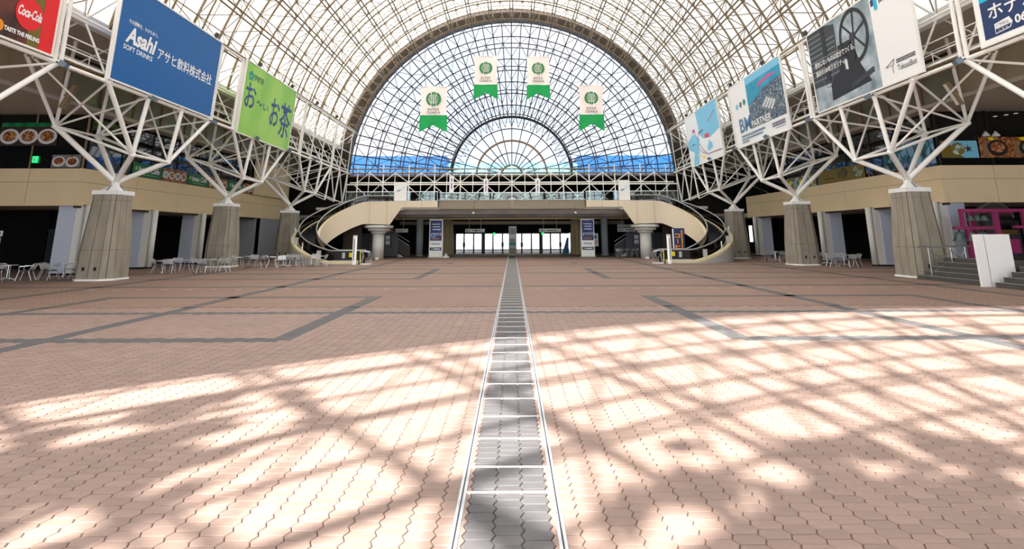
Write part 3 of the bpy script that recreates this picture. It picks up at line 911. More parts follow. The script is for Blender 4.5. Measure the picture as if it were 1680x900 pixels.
def glyph_row(P, nm, m, x0, x1, y, hgt, n, wd, z):
    """a line of print too small to read in the photograph"""
    st = (x1 - x0) / n
    P.strokes(nm, m, [[(x0 + st * k, y), (x0 + st * k + st * 0.6, y), (x0 + st * k + st * 0.6, y + hgt), (x0 + st * k, y + hgt), (x0 + st * k, y)] for k in range(n)], wd, z)
# blue banner, left
p, w, h = board('advert_banner', -1, 26.93, 'blue banner with a white brand name and Japanese company name', face='blue_print', half=4.05)
p.text('lettering', 'その感動を、わかちあう。', 'white_print', 0.6, 2.66, 2.65, 2.86, bold=0.012)
p.text('lettering', 'Asahi', 'white_print', 0.55, 1.8, 2.66, 2.56, shear=0.25, bold=0.035)
p.text('lettering', 'SOFT DRINKS', 'white_print', 0.5, 1.48, 2.5, 1.7, bold=0.015)
p.text('lettering', 'アサヒ飲料株式会社', 'white_print', 2.8, 1.7, 7.65, 2.3, bold=0.012)
# lime banner, left
p, w, h = board('advert_banner', -1, 38.2, 'lime green banner with dark blue brush lettering', face='lime_banner', z0=8.5)
for dx, dy in ((0, 0.2), (0.2, 0.06), (0.12, -0.17), (-0.12, -0.17), (-0.2, 0.06)):
    p.disc('clover_leaf', 'teal_print', 0.75 + dx, 3.8 + dy, 0.13, 1, n=14)
p.text('lettering', '伊藤園', 'cafe_green', 1.1, 3.6, 2.5, 4.02, bold=0.012)
p.text('lettering', 'お', 'ink_blue', 0.3, 1.75, 1.75, 3.35, bold=0.012)
p.text('lettering', '〜', 'ink_blue', 1.95, 2.2, 2.8, 2.5, bold=0.012)
p.text('lettering', 'い', 'ink_blue', 2.95, 2.05, 3.75, 2.5, bold=0.012)
p.text('lettering', 'お', 'ink_blue', 4.1, 1.3, 5.6, 3.25, bold=0.012)
p.text('lettering', '茶', 'ink_blue', 5.75, 0.75, 7.7, 3.35, bold=0.012)
# red drink banner, near left
p, w, h = board('advert_banner', -1, 15.8, 'red and brown drink banner with a round red logo, top left corner', face='red_print')
p.rect('print', 'cola_print', 0, 0.0, 7.4, h, 1)
p.poly('bottle_print', 'olive_print', [(6.9, 0.0), (7.38, 0.0), (7.38, 2.2), (7.3, 3.6), (7.28, h), (7.0, h), (7.0, 2.4), (6.85, 1.2)], 2)
p.disc('logo_disc', 'red_print', 6.83, 1.08, 0.56, 3)
p.text('lettering', 'Coca-Cola', 'white_print', 6.36, 0.94, 7.34, 1.3, 4, shear=0.35, bold=0.03)
p.text('lettering', 'TASTE THE FEELING', 'white_print', 5.95, 0.22, 7.38, 0.38, 4, bold=0.05)
p.disc('spark_print', 'orange_print', 5.8, 0.32, 0.16, 2, 0.2, 9)
# map banner, far right
p, w, h = board('advert_banner', 1, 48.75, 'pale blue and white map banner, farthest on the right truss', z0=8.4, half=4.1)
p.poly('sea_print', 'lightblue_print', [(3.0, h), (w, h), (w, 2.3), (5.8, 1.9), (4.0, 2.1), (3.4, 2.6)], 1)
p.poly('sea_print', 'lightblue_print', [(0, 2.4), (1.7, 2.9), (3.2, 2.2), (2.7, 1.2), (2.2, 0.0), (0.7, 0), (1.4, 1.2), (0, 1.6)], 1)
p.strokes('route_print', 'maroon_print', [[(3.0, 1.8), (3.6, 1.2), (4.6, 0.6), (w - 0.2, 0.55)]], 0.07, 2)
p.strokes('route_print', 'purple_print', [[(2.2, 3.0), (2.7, 2.2), (2.5, 1.6), (3.2, 1.0), (4.3, 0.7)], [(2.7, 2.2), (3.4, 2.9), (3.5, 2.4)]], 0.06, 2)
p.strokes('route_print', 'pink_print', [[(5.8, 3.3), (7.6, 3.9)]], 0.09, 2)
p.rect('label_print', 'pink_print', 1.6, 2.95, 2.3, 3.25, 3); p.rect('label_print', 'red_print', 4.6, 2.0, 5.6, 2.35, 3)
p.poly('hall_print', 'lightblue_print', [(4.9, 1.2), (5.5, 1.7), (6.1, 1.35), (6.1, 1.0), (4.9, 0.85)], 3)
p.strokes('place_print', 'ink_blue', [[(3.1, 2.7), (3.35, 2.72)], [(3.5, 2.73), (3.8, 2.75)], [(3.95, 2.77), (4.3, 2.8)], [(1.2, 1.9), (1.7, 1.9)]], 0.12, 3)
for cx, cy in ((2.6, 0.75), (3.7, 0.45)): p.disc('place_mark', 'yellow_print', cx, cy, 0.28, 3, 0.16, 16)
# city banner, right
p, w, h = board('advert_banner', 1, 37.7, 'white banner with an aerial photograph of a harbour city', z0=8.48, half=4.03)
p.poly('photo_print', 'city_print', [(2.85, 0.98), (w, 0.98), (w, h), (2.85, h)], 1)
p.poly('sea_print', 'sea_print', [(2.85, 2.6), (3.9, 2.85), (5.4, 3.3), (w, 3.5), (w, h), (2.85, h)], 2)
p.poly('sky_print', 'lightblue_print', [(2.85, 4.1), (w, 4.15), (w, h), (2.85, h)], 3)
p.poly('coast_print', 'pink_print', [(4.5, 3.55), (6.8, 3.75), (7.6, 3.8), (6.4, 3.95), (5.0, 3.8)], 3)
p.poly('tower_print', 'steel_blue_print', [(4.9, 2.6), (5.2, 2.6), (5.15, 3.6), (4.95, 3.6)], 3)
p.poly('hall_print', 'grey_print', [(4.6, 2.1), (6.1, 1.5), (7.2, 2.1), (5.7, 2.8)], 3)
for i in range(4): p.poly('roof_print', 'plate_white', [(4.95 + i * 0.38, 2.1 - i * 0.13), (5.15 + i * 0.38, 2.03 - i * 0.13), (5.95 + i * 0.3, 2.5 - i * 0.12), (5.75 + i * 0.3, 2.6 - i * 0.12)], 4)
for x, y, c in ((0.95, 2.95, 'lightblue_print'), (1.6, 3.0, 'orange_steel'), (2.25, 3.05, 'teal_print')): p.disc('badge', c, x, y, 0.22, 2, n=16)
p.text('lettering', 'BM', 'steel_blue_print', 0.95, 0.98, 2.9, 2.0, 4, bold=0.012)
p.text('lettering', 'PARTNER', 'white_print', 3.0, 1.02, 6.0, 1.5, 5, bold=0.02)
glyph_row(p, 'small_print', 'steel_blue_print', 1.0, 4.9, 0.62, 0.12, 20, 0.03, 3); glyph_row(p, 'small_print', 'steel_blue_print', 1.0, 4.5, 0.4, 0.1, 18, 0.03, 3); glyph_row(p, 'small_print', 'grey_print', 1.0, 2.2, 0.2, 0.1, 6, 0.03, 3)
glyph_row(p, 'company_print', 'navy_print', 5.95, 7.75, 0.5, 0.22, 6, 0.05, 3); p.strokes('small_print', 'grey_print', [[(6.3, 0.36), (7.6, 0.36)]], 0.03, 3)
# machine banner, right
p, w, h = board('advert_banner', 1, 26.28, 'white banner with a grey photograph of an old machine wheel')
p.rect('photo_print', 'machine_print', 0, 0, 5.45, h, 1)
p.poly('drum_print', 'dgrey_print', [(0, 1.3), (2.5, 1.2), (2.55, 4.1), (1.6, h), (0, h)], 2)
for i in range(10): p.rect('slat_print', 'grey_print', 0.05, 1.6 + 0.27 * i, 2.45 if i < 8 else 1.7, 1.67 + 0.27 * i, 3)
p.poly('drum_print', 'black_print', [(1.3, 1.4), (1.65, 1.4), (1.65, 4.25), (1.3, 4.25)], 4)
p.poly('body_print', 'black_print', [(1.5, 0.3), (4.8, 0.5), (4.2, 1.5), (3.75, 2.9), (2.6, 2.9), (2.5, 1.6), (1.6, 1.4)], 3)
p.poly('base_print', 'dgrey_print', [(3.3, 0.5), (5.1, 0.85), (5.1, 1.1), (3.3, 0.75)], 4)
def ringpoly(P, nm, m, cx, cy, r0, r1, z, ry=1.0, n=36):
    b = MB(); A = [P.fr @ Vector((cx + r0 * math.cos(2 * PI * k / n), cy + r0 * ry * math.sin(2 * PI * k / n), 0.008 * z)) for k in range(n + 1)]
    B = [P.fr @ Vector((cx + r1 * math.cos(2 * PI * k / n), cy + r1 * ry * math.sin(2 * PI * k / n), 0.008 * z)) for k in range(n + 1)]
    b.strip(A, B); b.build(nm, m, P.root)
ringpoly(p, 'wheel_print', 'black_print', 4.0, 2.95, 0.98, 1.14, 5, 1.2)
p.disc('hub_print', 'dgrey_print', 3.9, 2.95, 0.2, 6, n=16)
p.strokes('spoke_print', 'black_print', [[(4.0 + 0.12 * math.cos(t), 2.95 + 0.12 * math.sin(t)), (4.0 + 1.0 * math.cos(t), 2.95 + 1.22 * math.sin(t))] for t in [R(20 + 60 * k) for k in range(6)]], 0.1, 5)
ringpoly(p, 'belt_print', 'grey_print', 1.4, 1.9, 0.5, 0.53, 5, 1.6)
p.poly('operator_print', 'plate_white', [(3.05, 1.55), (3.25, 1.5), (3.25, 2.0), (3.12, 2.1), (3.02, 1.95)], 5)
p.text('lettering', '歴史にないものは自分でつくる。', 'white_print', 0.4, 2.32, 4.0, 2.64, 7, bold=0.012)
p.text('lettering', '高砂の100年クオリティ。', 'white_print', 0.4, 1.86, 3.2, 2.16, 7, bold=0.012)
p.strokes('bird_print', 'grey_print', [[(5.85, 0.75), (6.45, 1.0), (6.35, 0.75), (5.85, 0.75)], [(6.3, 0.75), (6.3, 0.4)]], 0.03, 2)
glyph_row(p, 'small_print', 'dgrey_print', 6.6, 7.8, 0.78, 0.14, 8, 0.03, 2); p.text('lettering', 'TakasaBot', 'dgrey_print', 6.6, 0.42, 7.8, 0.66, 2)
p.rect('badge', 'cyan_print', 5.75, 3.5, 5.98, 4.05, 2); p.rect('badge', 'navy_print', 5.55, 3.75, 5.73, 4.05, 2)
p.text('lettering', '高砂', 'dgrey_print', 6.1, 3.7, 7.0, 4.1, 2, bold=0.012)
# hotel banner, near right
p, w, h = board('advert_banner', 1, 15.25, 'dark blue banner with white Japanese letters, top right corner')
p.rect('print', 'navy_print', 0.16, 0.16, w - 0.2, 1.52, 1); p.rect('print', 'cyan_print', 0.16, 1.52, w - 0.2, h - 0.2, 1)
p.text('lettering', 'ホテル', 'white_print', 0.45, 0.78, 2.4, 1.32, 2, bold=0.012)
p.text('lettering', '06', 'white_print', 1.42, 0.32, 1.86, 0.62, 2, bold=0.03)
p.poly('tag_print', 'white_print', [(0.62, 0.24), (1.22, 0.28), (1.33, 0.46), (1.22, 0.66), (0.62, 0.6)], 2)
p.poly('tag_print', 'navy_print', [(0.65, 0.27), (1.2, 0.31), (1.27, 0.42), (0.65, 0.4)], 3)
p.text('lettering', 'ご予約は', 'navy_print', 0.68, 0.46, 1.2, 0.57, 3); p.text('lettering', 'こちら', 'white_print', 0.76, 0.3, 1.15, 0.38, 4)

# ================================================================== hanging pennants
def pennant(xc, Y, ztop, wd, ht, zsplit, label):
    root = thing('hanging_flag', label, 'flag', (xc, Y, ztop - ht), group='white and green pennants hung under the vault')
    n, mrows = 8, 8
    def surf(y0f, y1f, nm, m, notch):
        b = MB(); vs = []; fs = []
        for j in range(mrows + 1):
            for i in range(n + 1):
                u = i / n; v = j / mrows
                z = ztop - ht * (y0f + (y1f - y0f) * v)
                if notch: z += ht * 0.155 * (1 - abs(2 * u - 1)) * v
                inn = 1 - 0.10 * math.sin(PI * min((y0f + (y1f - y0f) * v) * 1.3, 1)) * (0.8 if not notch else 0.5)
                x = xc + (u - 0.5) * wd * inn
                y = Y + 0.04 * math.sin(u * 7 + v * 2 + xc)
                vs.append((x, y, z))
        for j in range(mrows):
            for i in range(n):
                a = j * (n + 1) + i; fs.append((a, a + n + 1, a + n + 2, a + 1))
        b.add(vs, fs); b.add([(x, y + 0.015, z) for x, y, z in vs], [f[::-1] for f in fs])
        b.build(nm, m, root, smooth=True)
    surf(0, zsplit, 'white_cloth', 'flag_white', False); surf(zsplit, 1.0, 'green_tail', 'flag_green', True)
    MB().tube((xc - wd / 2 - 0.03, Y, ztop), (xc + wd / 2 + 0.03, Y, ztop), 0.025, 6).build('rod', 'aluminium', root)
    zt = CZ + math.sqrt(RI * RI - xc * xc)
    for d in (-0.42, 0.42): MB().tube((xc + d * wd, Y, ztop), (xc + d * wd, Y, CZ + math.sqrt(RI * RI - (xc + d * wd) ** 2)), 0.008, 4).build('wire', 'grey_steel', root)
    fr = frame((xc, Y - 0.055, ztop - ht * 0.28), (1, 0, 0), (0, 0, 1)); P = Panel(fr, root)
    r = wd * 0.27
    for sg in (-1, 1):                          # emblem: two crescents and upright bars
        a0, a1 = (R(-62), R(62)) if sg > 0 else (R(118), R(242))
        pts = circ(0, 0, r, 14, None, a0, a1) + circ(0, 0, r * 0.72, 14, None, a1, a0)
        P.poly('emblem', 'logo_green', pts, 1)
        for d, hh in ((0.10, 0.98), (0.34, 0.9), (0.54, 0.66)):
            x = sg * d * r
            P.poly('emblem', 'logo_green', [(x - 0.045 * r, -0.55 * hh * r), (x + 0.045 * r, -0.55 * hh * r), (x + 0.075 * r + sg * 0.06 * r, 0), (x + 0.045 * r, 0.55 * hh * r), (x - 0.045 * r, 0.55 * hh * r), (x - 0.035 * r + sg * 0.06 * r, 0)], 1)
        P.poly('emblem', 'logo_green', [(sg * 0.04 * r, 0.6 * r), (sg * 0.3 * r, 0.6 * r), (sg * 0.24 * r, 0.95 * r), (sg * 0.03 * r, 1.0 * r)], 1)
        P.poly('emblem', 'logo_green', [(sg * 0.04 * r, -0.6 * r), (sg * 0.3 * r, -0.6 * r), (sg * 0.24 * r, -0.95 * r), (sg * 0.03 * r, -1.0 * r)], 1)
    P.text('lettering', 'INTEX', 'black_print', -wd * 0.2, -ht * 0.255, wd * 0.2, -ht * 0.2, 1)
    P.text('lettering', 'OSAKA', 'black_print', -wd * 0.25, -ht * 0.325, wd * 0.25, -ht * 0.27, 1)
pennant(-4.9, 33.6, 11.24, 1.75, 2.95, 0.63, 'green-tailed white pennant hanging lowest on the left')
pennant(-1.9, 39.2, 15.12, 1.78, 3.34, 0.66, 'green-tailed white pennant hanging just left of the hall centre, high up')
pennant(2.05, 40.3, 15.43, 1.78, 3.4, 0.66, 'green-tailed white pennant hanging just right of the hall centre, high up')
pennant(5.72, 38.2, 12.55, 1.78, 3.35, 0.64, 'green-tailed white pennant hanging lowest on the right')
# ================================================================== truss beam under the great window
tb = thing('beam_truss', 'white lattice truss beam across the hall below the great window', 'truss', (0, 59, 7.3))
def m2(name, p, q, r, m='white_steel', n=6): return MB().tube(p, q, r, n).build(name, m, tb, smooth=True)
for y, z, r, m in ((58.4, 8.95, 0.07, 'cream_steel'), (58.4, 8.5, 0.1, 'cream_steel'), (58.4, 7.5, 0.07, 'white_steel'), (57.2, 7.2, 0.07, 'white_steel')):
    m2('chord', (-17.2, y, z), (17.2, y, z), r, m)
for k in range(-6, 7):
    x = k * MOD
    m2('post', (x, 58.4, 5.0), (x, 58.4, 9.4), 0.075)
    m2('hanger', (x + MOD / 2, 57.6, 5.0), (x + MOD / 2, 57.9, 8.5), 0.04) if k < 6 else None
    for d in (-1, 1):
        if abs(x + d * MOD / 2) > 17: continue
        m2('diagonal', (x, 58.4, 7.5), (x + d * MOD / 2, 57.9, 8.5), 0.05)
        m2('diagonal', (x, 57.2, 7.2), (x + d * MOD / 2 * 1.3, 57.6, 5.6), 0.045)
    b = MB(); b.lathe((x, 58.3, 7.38), [(0.05, 0), (0.13, 0.06), (0.13, 0.18), (0.05, 0.24)], 8); b.build('node', 'white_steel', tb)

# ================================================================== foot bridge deck
br = thing('foot_bridge', 'grey-beige concrete foot bridge deck with glass balustrade', 'bridge', (0, 52, 4.3))
MB().bb(-17.5, 17.5, 49.6, 62.5, 4.28, 4.5).build('deck_slab', 'soffit', br)
for xa, xb in ((-6.5, -3.3), (-3.28, 0), (0.02, 3.28), (3.3, 6.5)):
    MB().bb(xa, xb, 49.3, 49.62, 4.32, 5.08).build('parapet', 'tile_beam', br)
MB().bb(-6.55, 6.55, 49.25, 49.66, 5.06, 5.12).build('coping', 'grey_paint', br)
for y, z0, z1, m in ((50.6, 3.9, 4.28, 'steel_beam'), (53.5, 3.75, 4.28, 'steel_beam'), (56.0, 3.72, 4.28, 'steel_beam')):
    MB().bb(-11.5, 11.5, y, y + 0.35, z0, z1).build('steel_beam', m, br)
for k in range(9):
    x = -10.4 + 2.6 * k
    MB().bb(x - 0.12, x + 0.12, 50.9, 62, 4.0, 4.28).build('joist', 'dark_steel', br)
MB().bb(-12, 12, 57.2, 57.5, 3.6, 3.92).build('cream_beam', 'cream_beam', br)
MB().bb(-12, 12, 59.6, 59.9, 3.15, 3.5).build('olive_beam', 'tile_beam', br)
MB().bb(-12, 12, 57.5, 63.5, 3.92, 3.98).build('ceiling_board', 'dark_brown', br)  # dark brown puts the shade under the deck into the board
for k in range(8):
    x = -6.5 + 13.0 / 8 * k
    MB().bb(x + 0.02, x + 13.0 / 8 - 0.02, 49.44, 49.46, 5.12, 5.74).build('glass_panel', 'rail_glass', br)
for s in (-1, 1):
    for k in range(5):
        x = 6.55 + 1.62 * k
        MB().bb(s * (x + 0.02), s * (x + 1.6), 48.75, 48.77, 5.0, 5.78).build('glass_panel', 'rail_glass', br)
        MB().tube((s * x, 48.76, 4.9), (s * x, 48.76, 5.8), 0.03, 6).build('baluster', 'aluminium', br)
    MB().tube((s * 6.5, 48.76, 5.8), (s * 14.6, 48.76, 5.8), 0.035, 6).build('hand_rail', 'aluminium', br)
MB().tube((-6.5, 49.45, 5.76), (6.5, 49.45, 5.76), 0.03, 6).build('hand_rail', 'aluminium', br)
# back railing of the bridge and pale glass screens
for k in range(12):
    x = -17 + 34 / 12 * k
    MB().bb(x + 0.03, x + 34 / 12 - 0.03, 61.6, 61.63, 4.5, 5.6).build('glass_panel', 'rail_glass', br)
for x in (-3.4, 5.6):
    root = thing('pendant_lamp', 'small round white lamp hanging under the bridge %s of centre' % ('left' if x < 0 else 'right'), 'lamp', (x, 49.0, 4.0), group='small lamps under the bridge')
    MB().tube((x, 49.1, 4.0), (x, 49.28, 4.6), 0.012, 5).build('cable', 'black', root)
    b = MB(); b.lathe((x, 49.05, 3.85), [(0.02, 0), (0.09, 0.04), (0.11, 0.1), (0.05, 0.18)], 10); b.build('globe', 'white_plate', root, smooth=True)

# ================================================================== columns below the bridge
def mushroom(s):
    x, y = s * 11.75, 49.4
    root = thing('mushroom_column', 'pale round column with ringed mushroom capital under the %s escalator bridge' % LAB_F[s], 'column', (x, y, 0), group='mushroom columns')
    b = MB(); b.lathe((x, y, 0), [(0.5, 0), (0.5, 2.2)], 24); b.build('shaft', 'column_light', root, smooth=True)
    for r, z in ((0.68, 2.2), (0.95, 2.42), (1.25, 2.66)):
        b = MB(); b.lathe((x, y, z), [(r - 0.08, 0), (r, 0.05), (r, 0.15), (r - 0.05, 0.24)], 28); b.build('capital_ring', 'column_light', root, smooth=False)
    b = MB(); b.bb(x + s * -0.1 - 0.14, x + s * -0.1 + 0.14, y - 0.72, y - 0.52, 0, 0.16); b.build('ballast_block', 'white_plate', root)
for s in (-1, 1): mushroom(s)
for s in (-1, 1):
    x, y = s * 9.45, 57.4
    root = thing('round_column', 'tall slim grey round column between the %s totem sign and the stairs' % LAB_F[s], 'column', (x, y, 0), group='slim grey columns')
    b = MB(); b.lathe((x, y, 0), [(0.36, 0), (0.36, 4.28)], 20); b.build('shaft', 'column_grey', root, smooth=True)
    b = MB(); b.lathe((x, y, 0), [(0.42, 0), (0.42, 0.12)], 20); b.build('base_ring', 'grey_paint', root)
for s in (-1, 1):
    x, y = s * 6.95, 61.0
    root = thing('door_pier', 'square tapered brown concrete pier just %s of the glass doors' % LAB_F[s], 'pier', (x, y, 0), group='piers beside the doors')
    b = MB(); n = 8; vs = []
    for z, h in ((0, 0.62), (1.4, 0.6), (3.5, 0.5), (3.75, 0.5)): vs += [(x + a * h, y + c * h, z) for a, c in ((-1, -0.6), (-0.6, -1), (0.6, -1), (1, -0.6), (1, 0.6), (0.6, 1), (-0.6, 1), (-1, 0.6))]
    b.add(vs, [(k * 8 + i, k * 8 + (i + 1) % 8, k * 8 + 8 + (i + 1) % 8, k * 8 + 8 + i) for k in range(3) for i in range(8)] + [tuple(range(24, 32))]); b.build('shaft', 'warm_concrete', root)
    for dx in (-0.18, 0.2): MB().bb(x + dx - 0.012, x + dx + 0.012, y - 0.63, y - 0.3, 0.02, 3.5).build('joint_line', 'concrete_dark', root)
    MB().bb(x - 0.55, x + 0.55, y - 0.55, y + 0.55, 3.75, 3.9).build('cap', 'cream_beam', root)

# ================================================================== spiral escalators
def escalator(s):
    root = thing('spiral_escalator', 'curved spiral escalator with cream panels rising on the %s to the bridge' % LAB_F[s], 'escalator', (s * 12.5, 45.5, 0), group='spiral escalators')
    CX_, CY_, RC = 12.5, 45.5, 3.85
    TOPZ = 4.5
    st = []                                    # stations: (kind, value)
    for k in range(5): st.append(('a', 11.0 + 1.5 * k / 5))
    N = 48
    for k in range(N + 1): st.append(('c', k / N))
    for k in range(1, 5): st.append(('b', 12.5 - 2.9 * k / 4))
    def zz(q):
        kind, v = q
        if kind == 'a': return 0.0
        if kind == 'b': return TOPZ
        t = min(max((v - 0.05) / 0.9, 0), 1)
        return TOPZ * (t + 0.35 * (t * t * (3 - 2 * t) - t))
    def P(q, rho, z):
        kind, v = q; r = RC + rho
        if kind == 'a': return Vector((s * v, CY_ - r, z))
        if kind == 'b': return Vector((s * v, CY_ + r, z))
        a = R(-90 - 180 * v)                    # from the front, round the outside, to the back
        return Vector((s * (CX_ - r * math.cos(a)), CY_ + r * math.sin(a), z))
    def ribbon(name, m, r0, f0, r1, f1, sel=None, smooth=True, th=None):
        S = [q for q in st if sel is None or sel(q)]
        b = MB(); b.strip([P(q, r0, f0(zz(q))) for q in S], [P(q, r1, f1(zz(q))) for q in S]); return b.build(name, m, root, smooth=smooth)
    low = lambda q: zz(q) < 2.7
    notend = lambda q: not (q[0] == 'b' and q[1] < 11.0)
    # outer drum wall, inner cream apron, rims
    ribbon('outer_wall', 'grey_paint', 1.15, lambda z: 0.0, 1.15, lambda z: z + 0.22, low)
    ribbon('outer_wall', 'cream_panel', 1.15, lambda z: z - 1.7, 1.15, lambda z: z + 0.22, lambda q: zz(q) >= 2.55 and notend(q))
    ribbon('outer_rim', 'cream_rim', 1.17, lambda z: z + 0.2, 0.9, lambda z: z + 0.26)
    ribbon('outer_rim_edge', 'cream_rim', 1.18, lambda z: z + 0.06, 1.18, lambda z: z + 0.24)
    ribbon('outer_skirt', 'black', 0.9, lambda z: z + 0.26, 0.68, lambda z: z + 0.02)
    ribbon('inner_apron', 'cream_panel', -0.9, lambda z: max(0.0, z - 1.5), -0.9, lambda z: z + 0.42, notend)
    ribbon('inner_rim', 'cream_rim', -0.92, lambda z: z + 0.42, -0.7, lambda z: z + 0.44)
    ribbon('inner_skirt', 'black', -0.7, lambda z: z + 0.44, -0.64, lambda z: z)
    ribbon('truss_soffit', 'dark_brown', -0.9, lambda z: max(0.01, z - 1.5), 1.15, lambda z: max(0.01, z - 1.7), notend)
    for rho, nm in ((-0.65, 'inner_balustrade'), (0.65, 'outer_balustrade')):
        ribbon(nm, 'smoke_glass', rho, lambda z: z + 0.1, rho, lambda z: z + 0.9)
        b = MB(); pts = [P(q, rho, zz(q) + 0.95) for q in st]
        e0 = pts[0]; lead = [e0 + Vector((-s * 0.25 * math.sin(t), 0, -0.38 + 0.38 * math.cos(t))) for t in (PI * 0.95, PI * 0.75, PI * 0.5, PI * 0.25)]
        e1 = pts[-1]; tail = [e1 + Vector((-s * 0.25 * math.sin(t), 0, -0.38 + 0.38 * math.cos(t))) for t in (PI * 0.25, PI * 0.5, PI * 0.75, PI * 0.95)]
        b.path(lead + pts + tail, 0.052, 8); b.build('handrail', 'handrail_metal', root, smooth=True)
        b = MB(); b.path([P(q, rho, zz(q) + 0.12) for q in st], 0.05, 6); b.build('balustrade_base', 'cream_rim' if rho > 0 else 'dark_steel', root, smooth=True)
    # steps
    ns = 30
    for k in range(ns):
        v0, v1 = 0.03 + 0.94 * k / ns, 0.03 + 0.94 * (k + 1) / ns
        z = max(zz(('c', 0.7 * v0 + 0.3 * v1)) - 0.02, 0.02)
        b = MB()
        p = [P(('c', v0), -0.6, z), P(('c', v0), 0.6, z), P(('c', v1), 0.6, z), P(('c', v1), -0.6, z)]
        lo = [Vector((a.x, a.y, z - 0.24)) for a in p]
        b.add(p + lo, [(0, 1, 2, 3), (0, 4, 5, 1), (3, 2, 6, 7), (4, 7, 6, 5)]); b.build('step', 'esc_step', root)
    # landing plate, lit comb, newel boxes
    MB().bb(s * 11.05, s * 12.6, CY_ - RC - 0.62, CY_ - RC + 0.62, 0, 0.03).build('landing_plate', 'aluminium', root)
    MB().bb(s * 9.6, s * 12.6, CY_ + RC - 0.62, CY_ + RC + 0.62, TOPZ - 0.3, TOPZ).build('landing_plate', 'aluminium', root)
    MB().bb(s * 11.0, s * 12.9, CY_ - RC - 1.16, CY_ - RC - 1.1, 0, 0.3).build('kick_plate', 'grey_paint', root)
    MB().bb(s * 11.05, s * 12.9, CY_ - RC - 0.7, CY_ - RC - 0.62, 0.3, 0.92).build('side_box', 'black', root)
    MB().bb(s * 11.45, s * 11.8, CY_ - RC - 0.74, CY_ - RC - 0.7, 0.5, 0.82).build('yellow_notice', 'yellow_print', root)
    MB().bb(s * 12.1, s * 12.3, CY_ - RC - 0.74, CY_ - RC - 0.7, 0.42, 0.82).build('grey_notice', 'grey_paint', root)
    # straight cream apron joining the bridge
    b = MB(); fr = frame((0, CY_ + RC - 0.92, 0), (1, 0, 0), (0, 0, 1))
    poly = [(s * 6.5, 5.0), (s * 12.6, 4.94), (s * 12.6, 3.0), (s * 10.6, 2.96), (s * 9.6, 4.42), (s * 6.5, 4.42)]
    if s > 0: poly = poly[::-1]
    area = sum(poly[i][0] * poly[(i + 1) % 6][1] - poly[(i + 1) % 6][0] * poly[i][1] for i in range(6))
    if area < 0: poly = poly[::-1]
    b.prism(poly, fr, -0.12, 0.02); b.build('bridge_apron', 'cream_panel', root)
    for x in (7.9, 9.3, 10.9, 12.4): MB().bb(s * x - 0.008, s * x + 0.008, CY_ + RC - 0.95, CY_ + RC - 0.9, 4.45 if x < 9.6 else 3.0, 4.98).build('apron_joint', 'joint', root)
    # lamps on posts between rim and balustrade
    for v, dz in ((0.22, 0.62), (0.42, 0.66), (0.8, 0.6)):
        q = ('c', v); b = MB(); p = P(q, 0.95, zz(q) + 0.2); b.tube(p, p + Vector((0, 0, dz)), 0.05, 8, True); b.build('post_light', 'white_plate', root)
    for v in (0.1, 0.3):
        q = ('c', v); p = P(q, 0.98, zz(q) + 0.22); MB().box((p.x, p.y, p.z + 0.3), (0.3, 0.06, 0.55), 0).build('notice_plate', 'grey_paint', root)
for s in (-1, 1): escalator(s)

def gate_post(s):
    x, y = s * 11.2, 40.15
    root = thing('entry_post', 'tall white metal post at the foot of the %s spiral escalator' % LAB_F[s], 'post', (x, y, 0), group='posts at the escalators')
    b = MB(); b.lathe((x, y, 0), [(0.16, 0), (0.16, 0.05), (0.15, 0.06), (0.15, 1.98)], 16); b.build('shaft', 'white_plate', root, smooth=True)
    b = MB(); b.lathe((x, y, 1.98), [(0.16, 0), (0.16, 0.05), (0.1, 0.07)], 16); b.build('cap', 'grey_paint', root)
    MB().bb(x - 0.03, x + 0.03, y - 0.17, y - 0.15, 0.3, 1.8).build('slot', 'grey_print', root)
    root = thing('barrier_rail', 'low bent chrome barrier rail beside the %s escalator landing' % LAB_F[s], 'barrier', (s * 10.5, 40.6, 0), group='barriers at the escalators')
    X = s * 10.5
    for y in (40.5, 41.0):
        MB().path([(X + s * 0.35, y, 0), (X + s * 0.35, y, 0.75), (X + s * 0.25, y, 0.9), (X - s * 0.15, y, 0.9), (X - s * 0.3, y, 0.75), (X - s * 0.3, y, 0)], 0.035, 8).build('hoop', 'chrome', root, smooth=True)
    MB().bb(X - 0.35, X + 0.35, 40.45, 41.05, 0, 0.06).build('foot', 'white_plate', root)
    MB().box((X + s * 0.35, 40.42, 0.55), (0.05, 0.03, 0.9), 0).build('yellow_strip', 'yellow_print', root)
for s in (-1, 1): gate_post(s)

